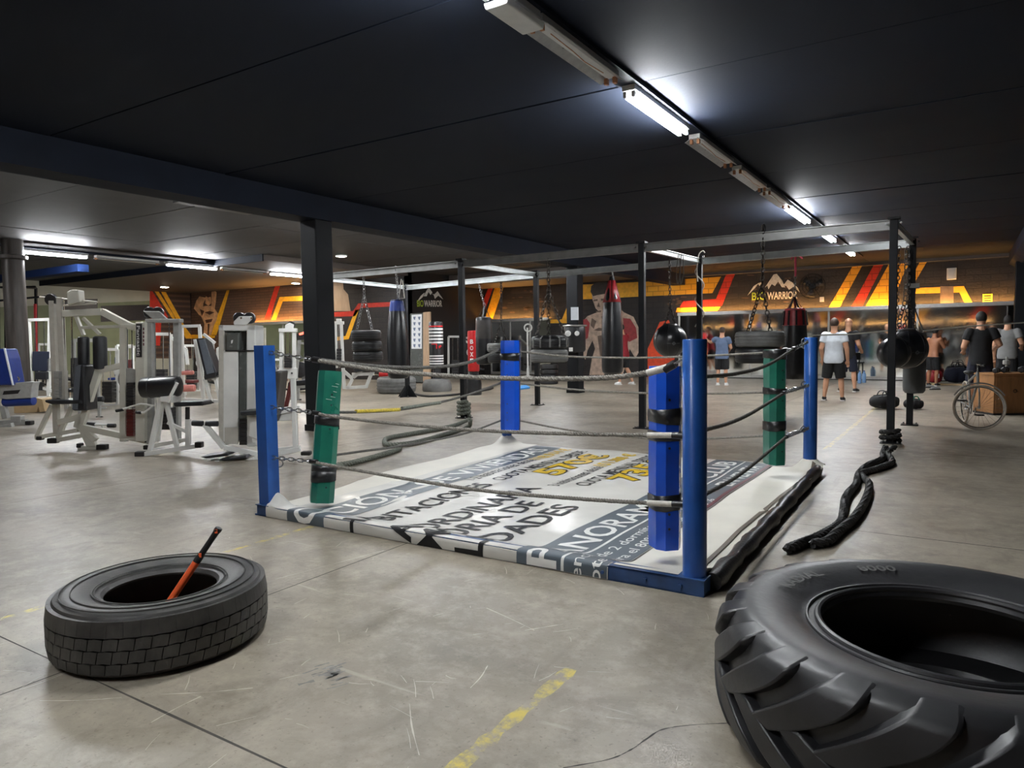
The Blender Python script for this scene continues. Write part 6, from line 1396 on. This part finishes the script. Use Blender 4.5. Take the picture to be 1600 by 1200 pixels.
for k, px in enumerate((1343, 1350)):
    c = PZ(px, 599-k); u = Up(px, 599-k); h = u(px, 579)[2]; t = thing('water_bottle', 'blue water bottle by the mirror, %s of the two' % ('left' if k == 0 else 'right'), 'bottle', c, 'water bottles')
    MB().lathe([(.001, 0), (.05, .0), (.055, .02), (.055, h*.3), (.05, h*.33), (.055, h*.37), (.055, h*.68), (.02, h*.9), (.02, h*.94)], c, 16).build('body', 'plastic_water', t); MB().lathe([(.024, h*.93), (.024, h), (.001, h)], c, 12).build('cap', 'upholstery_blue', t)
m = Mac('folding_chair', 'small dark chair beside the person in dark t-shirt', 'chair', 1336, 596)
for q in ([(1332, 570), (1331, 597)], [(1339, 570), (1339, 595)]): m.bar('leg', 'rig_dark', q, 1.6, .03)
m.slab('seat', 'upholstery', R4(1331, 568, 1340, 571), .4); m.slab('backrest', 'upholstery', R4(1333, 552, 1337, 564), .35, .1); m.bar('post', 'rig_dark', [(1335, 564, .15), (1335, 569, .15)], 1.6, .03)
# shoes by the ledge
for k, (px, py) in enumerate(((1452, 606), (1461, 609))):
    c = PZ(px, py); mb = MB(); mb.tube([c+UPV*.04-RT*.1, c+UPV*.045, c+UPV*.03+RT*.12], [.035, .045, .025], 10); t = thing('loose_shoe', 'worn trainer lying on the floor before the ledge, %s one' % ('left' if k == 0 else 'right'), 'shoe', c, 'loose trainers')
    mb.build('upper', 'cloth_grey', t); MB().prism([c+RT*x+FW*y for x, y in ((-.13, -.035), (.08, -.045), (.15, 0), (.08, .045), (-.13, .035))], UPV*.02).build('sole', 'shoe_black', t, smooth=False)
# ================================================================== things on the back wall
c = PY(1271, 448, YB)-np.array((0, .25, 0)); rr = 19*depth(c)/F
t = thing('wall_fan', 'large dark wall fan right of the mountain logo', 'fan', c); ax = np.array((0, -1., 0))
for q in (1, .75, .5, .25): MB().ring(c, rr*q, .012, ax, 36, 6).build('cage_ring', 'rig_dark', t)
for k in range(10): a = 2*PI*k/10; MB().cyl(c, c+np.array((math.cos(a), 0, math.sin(a)))*rr, .008, 6).build('cage_spoke', 'rig_dark', t)
for k in range(3):
    a = 2*PI*k/3+.4; e = np.array((math.cos(a), 0, math.sin(a))); f = np.array((-e[2], 0, e[0])); mb = MB(); mb.add([c+e*.06-f*.05, c+e*rr*.85-f*.16+ax*.02, c+e*rr*.9+f*.12-ax*.03, c+e*.06+f*.05], [(0, 1, 2, 3)]); o = mb.build('blade', 'leather_brown', t); o.modifiers.new('s', 'SOLIDIFY').thickness = .008
MB().cyl(c-ax*.0, c-ax*.24, .09, 16).build('motor', 'rig_dark', t); p = PY(1285, 468, YB)-np.array((0, .1, 0)); MB().tube([c-ax*.2, p], .02, 6).build('bracket', 'rig_dark', t); MB().box(p, (.12, .08, .16)).build('switch_box', 'steel_white', t, smooth=False)
def wallbox(name, lb, cat, px, py, w_, h_, m, dep=.08, parts=()):
    c = PY(px, py, YB)-np.array((0, dep/2, 0)); s = depth(c)/F; t = thing(name, lb, cat, c); MB().box(c, (w_*s, dep, h_*s)).build('body', m, t, smooth=False, bevel=.015); return t, c, s
t, c, s = wallbox('emergency_light', 'white emergency light high on the right of the back wall', 'emergency light', 1487, 428, 13, 18, 'lamp_white'); MB().box(c-np.array((0, .045, 0)), (7*s, .02, 13*s)).build('lens', 'tube_off', t, smooth=False)
t, c, s = wallbox('warning_sign', 'small yellow sign low on the right of the back wall', 'sign', 1543, 466, 13, 14, 'sign_yellow', .02); [MB().box(c-np.array((0, .012, (k-1)*3.6*s)), (9*s, .004, 1.6*s)).build('print_line', 'print_black', t, smooth=False) for k in range(3)]
t, c, s = wallbox('alarm_box', 'small white box on the dark wall above the ball bag', 'box', 1025, 420, 8, 8, 'lamp_white'); MB().box(c-np.array((0, .045, 0)), (4*s, .01, 4*s)).build('grille', 'steel_grey', t, smooth=False)
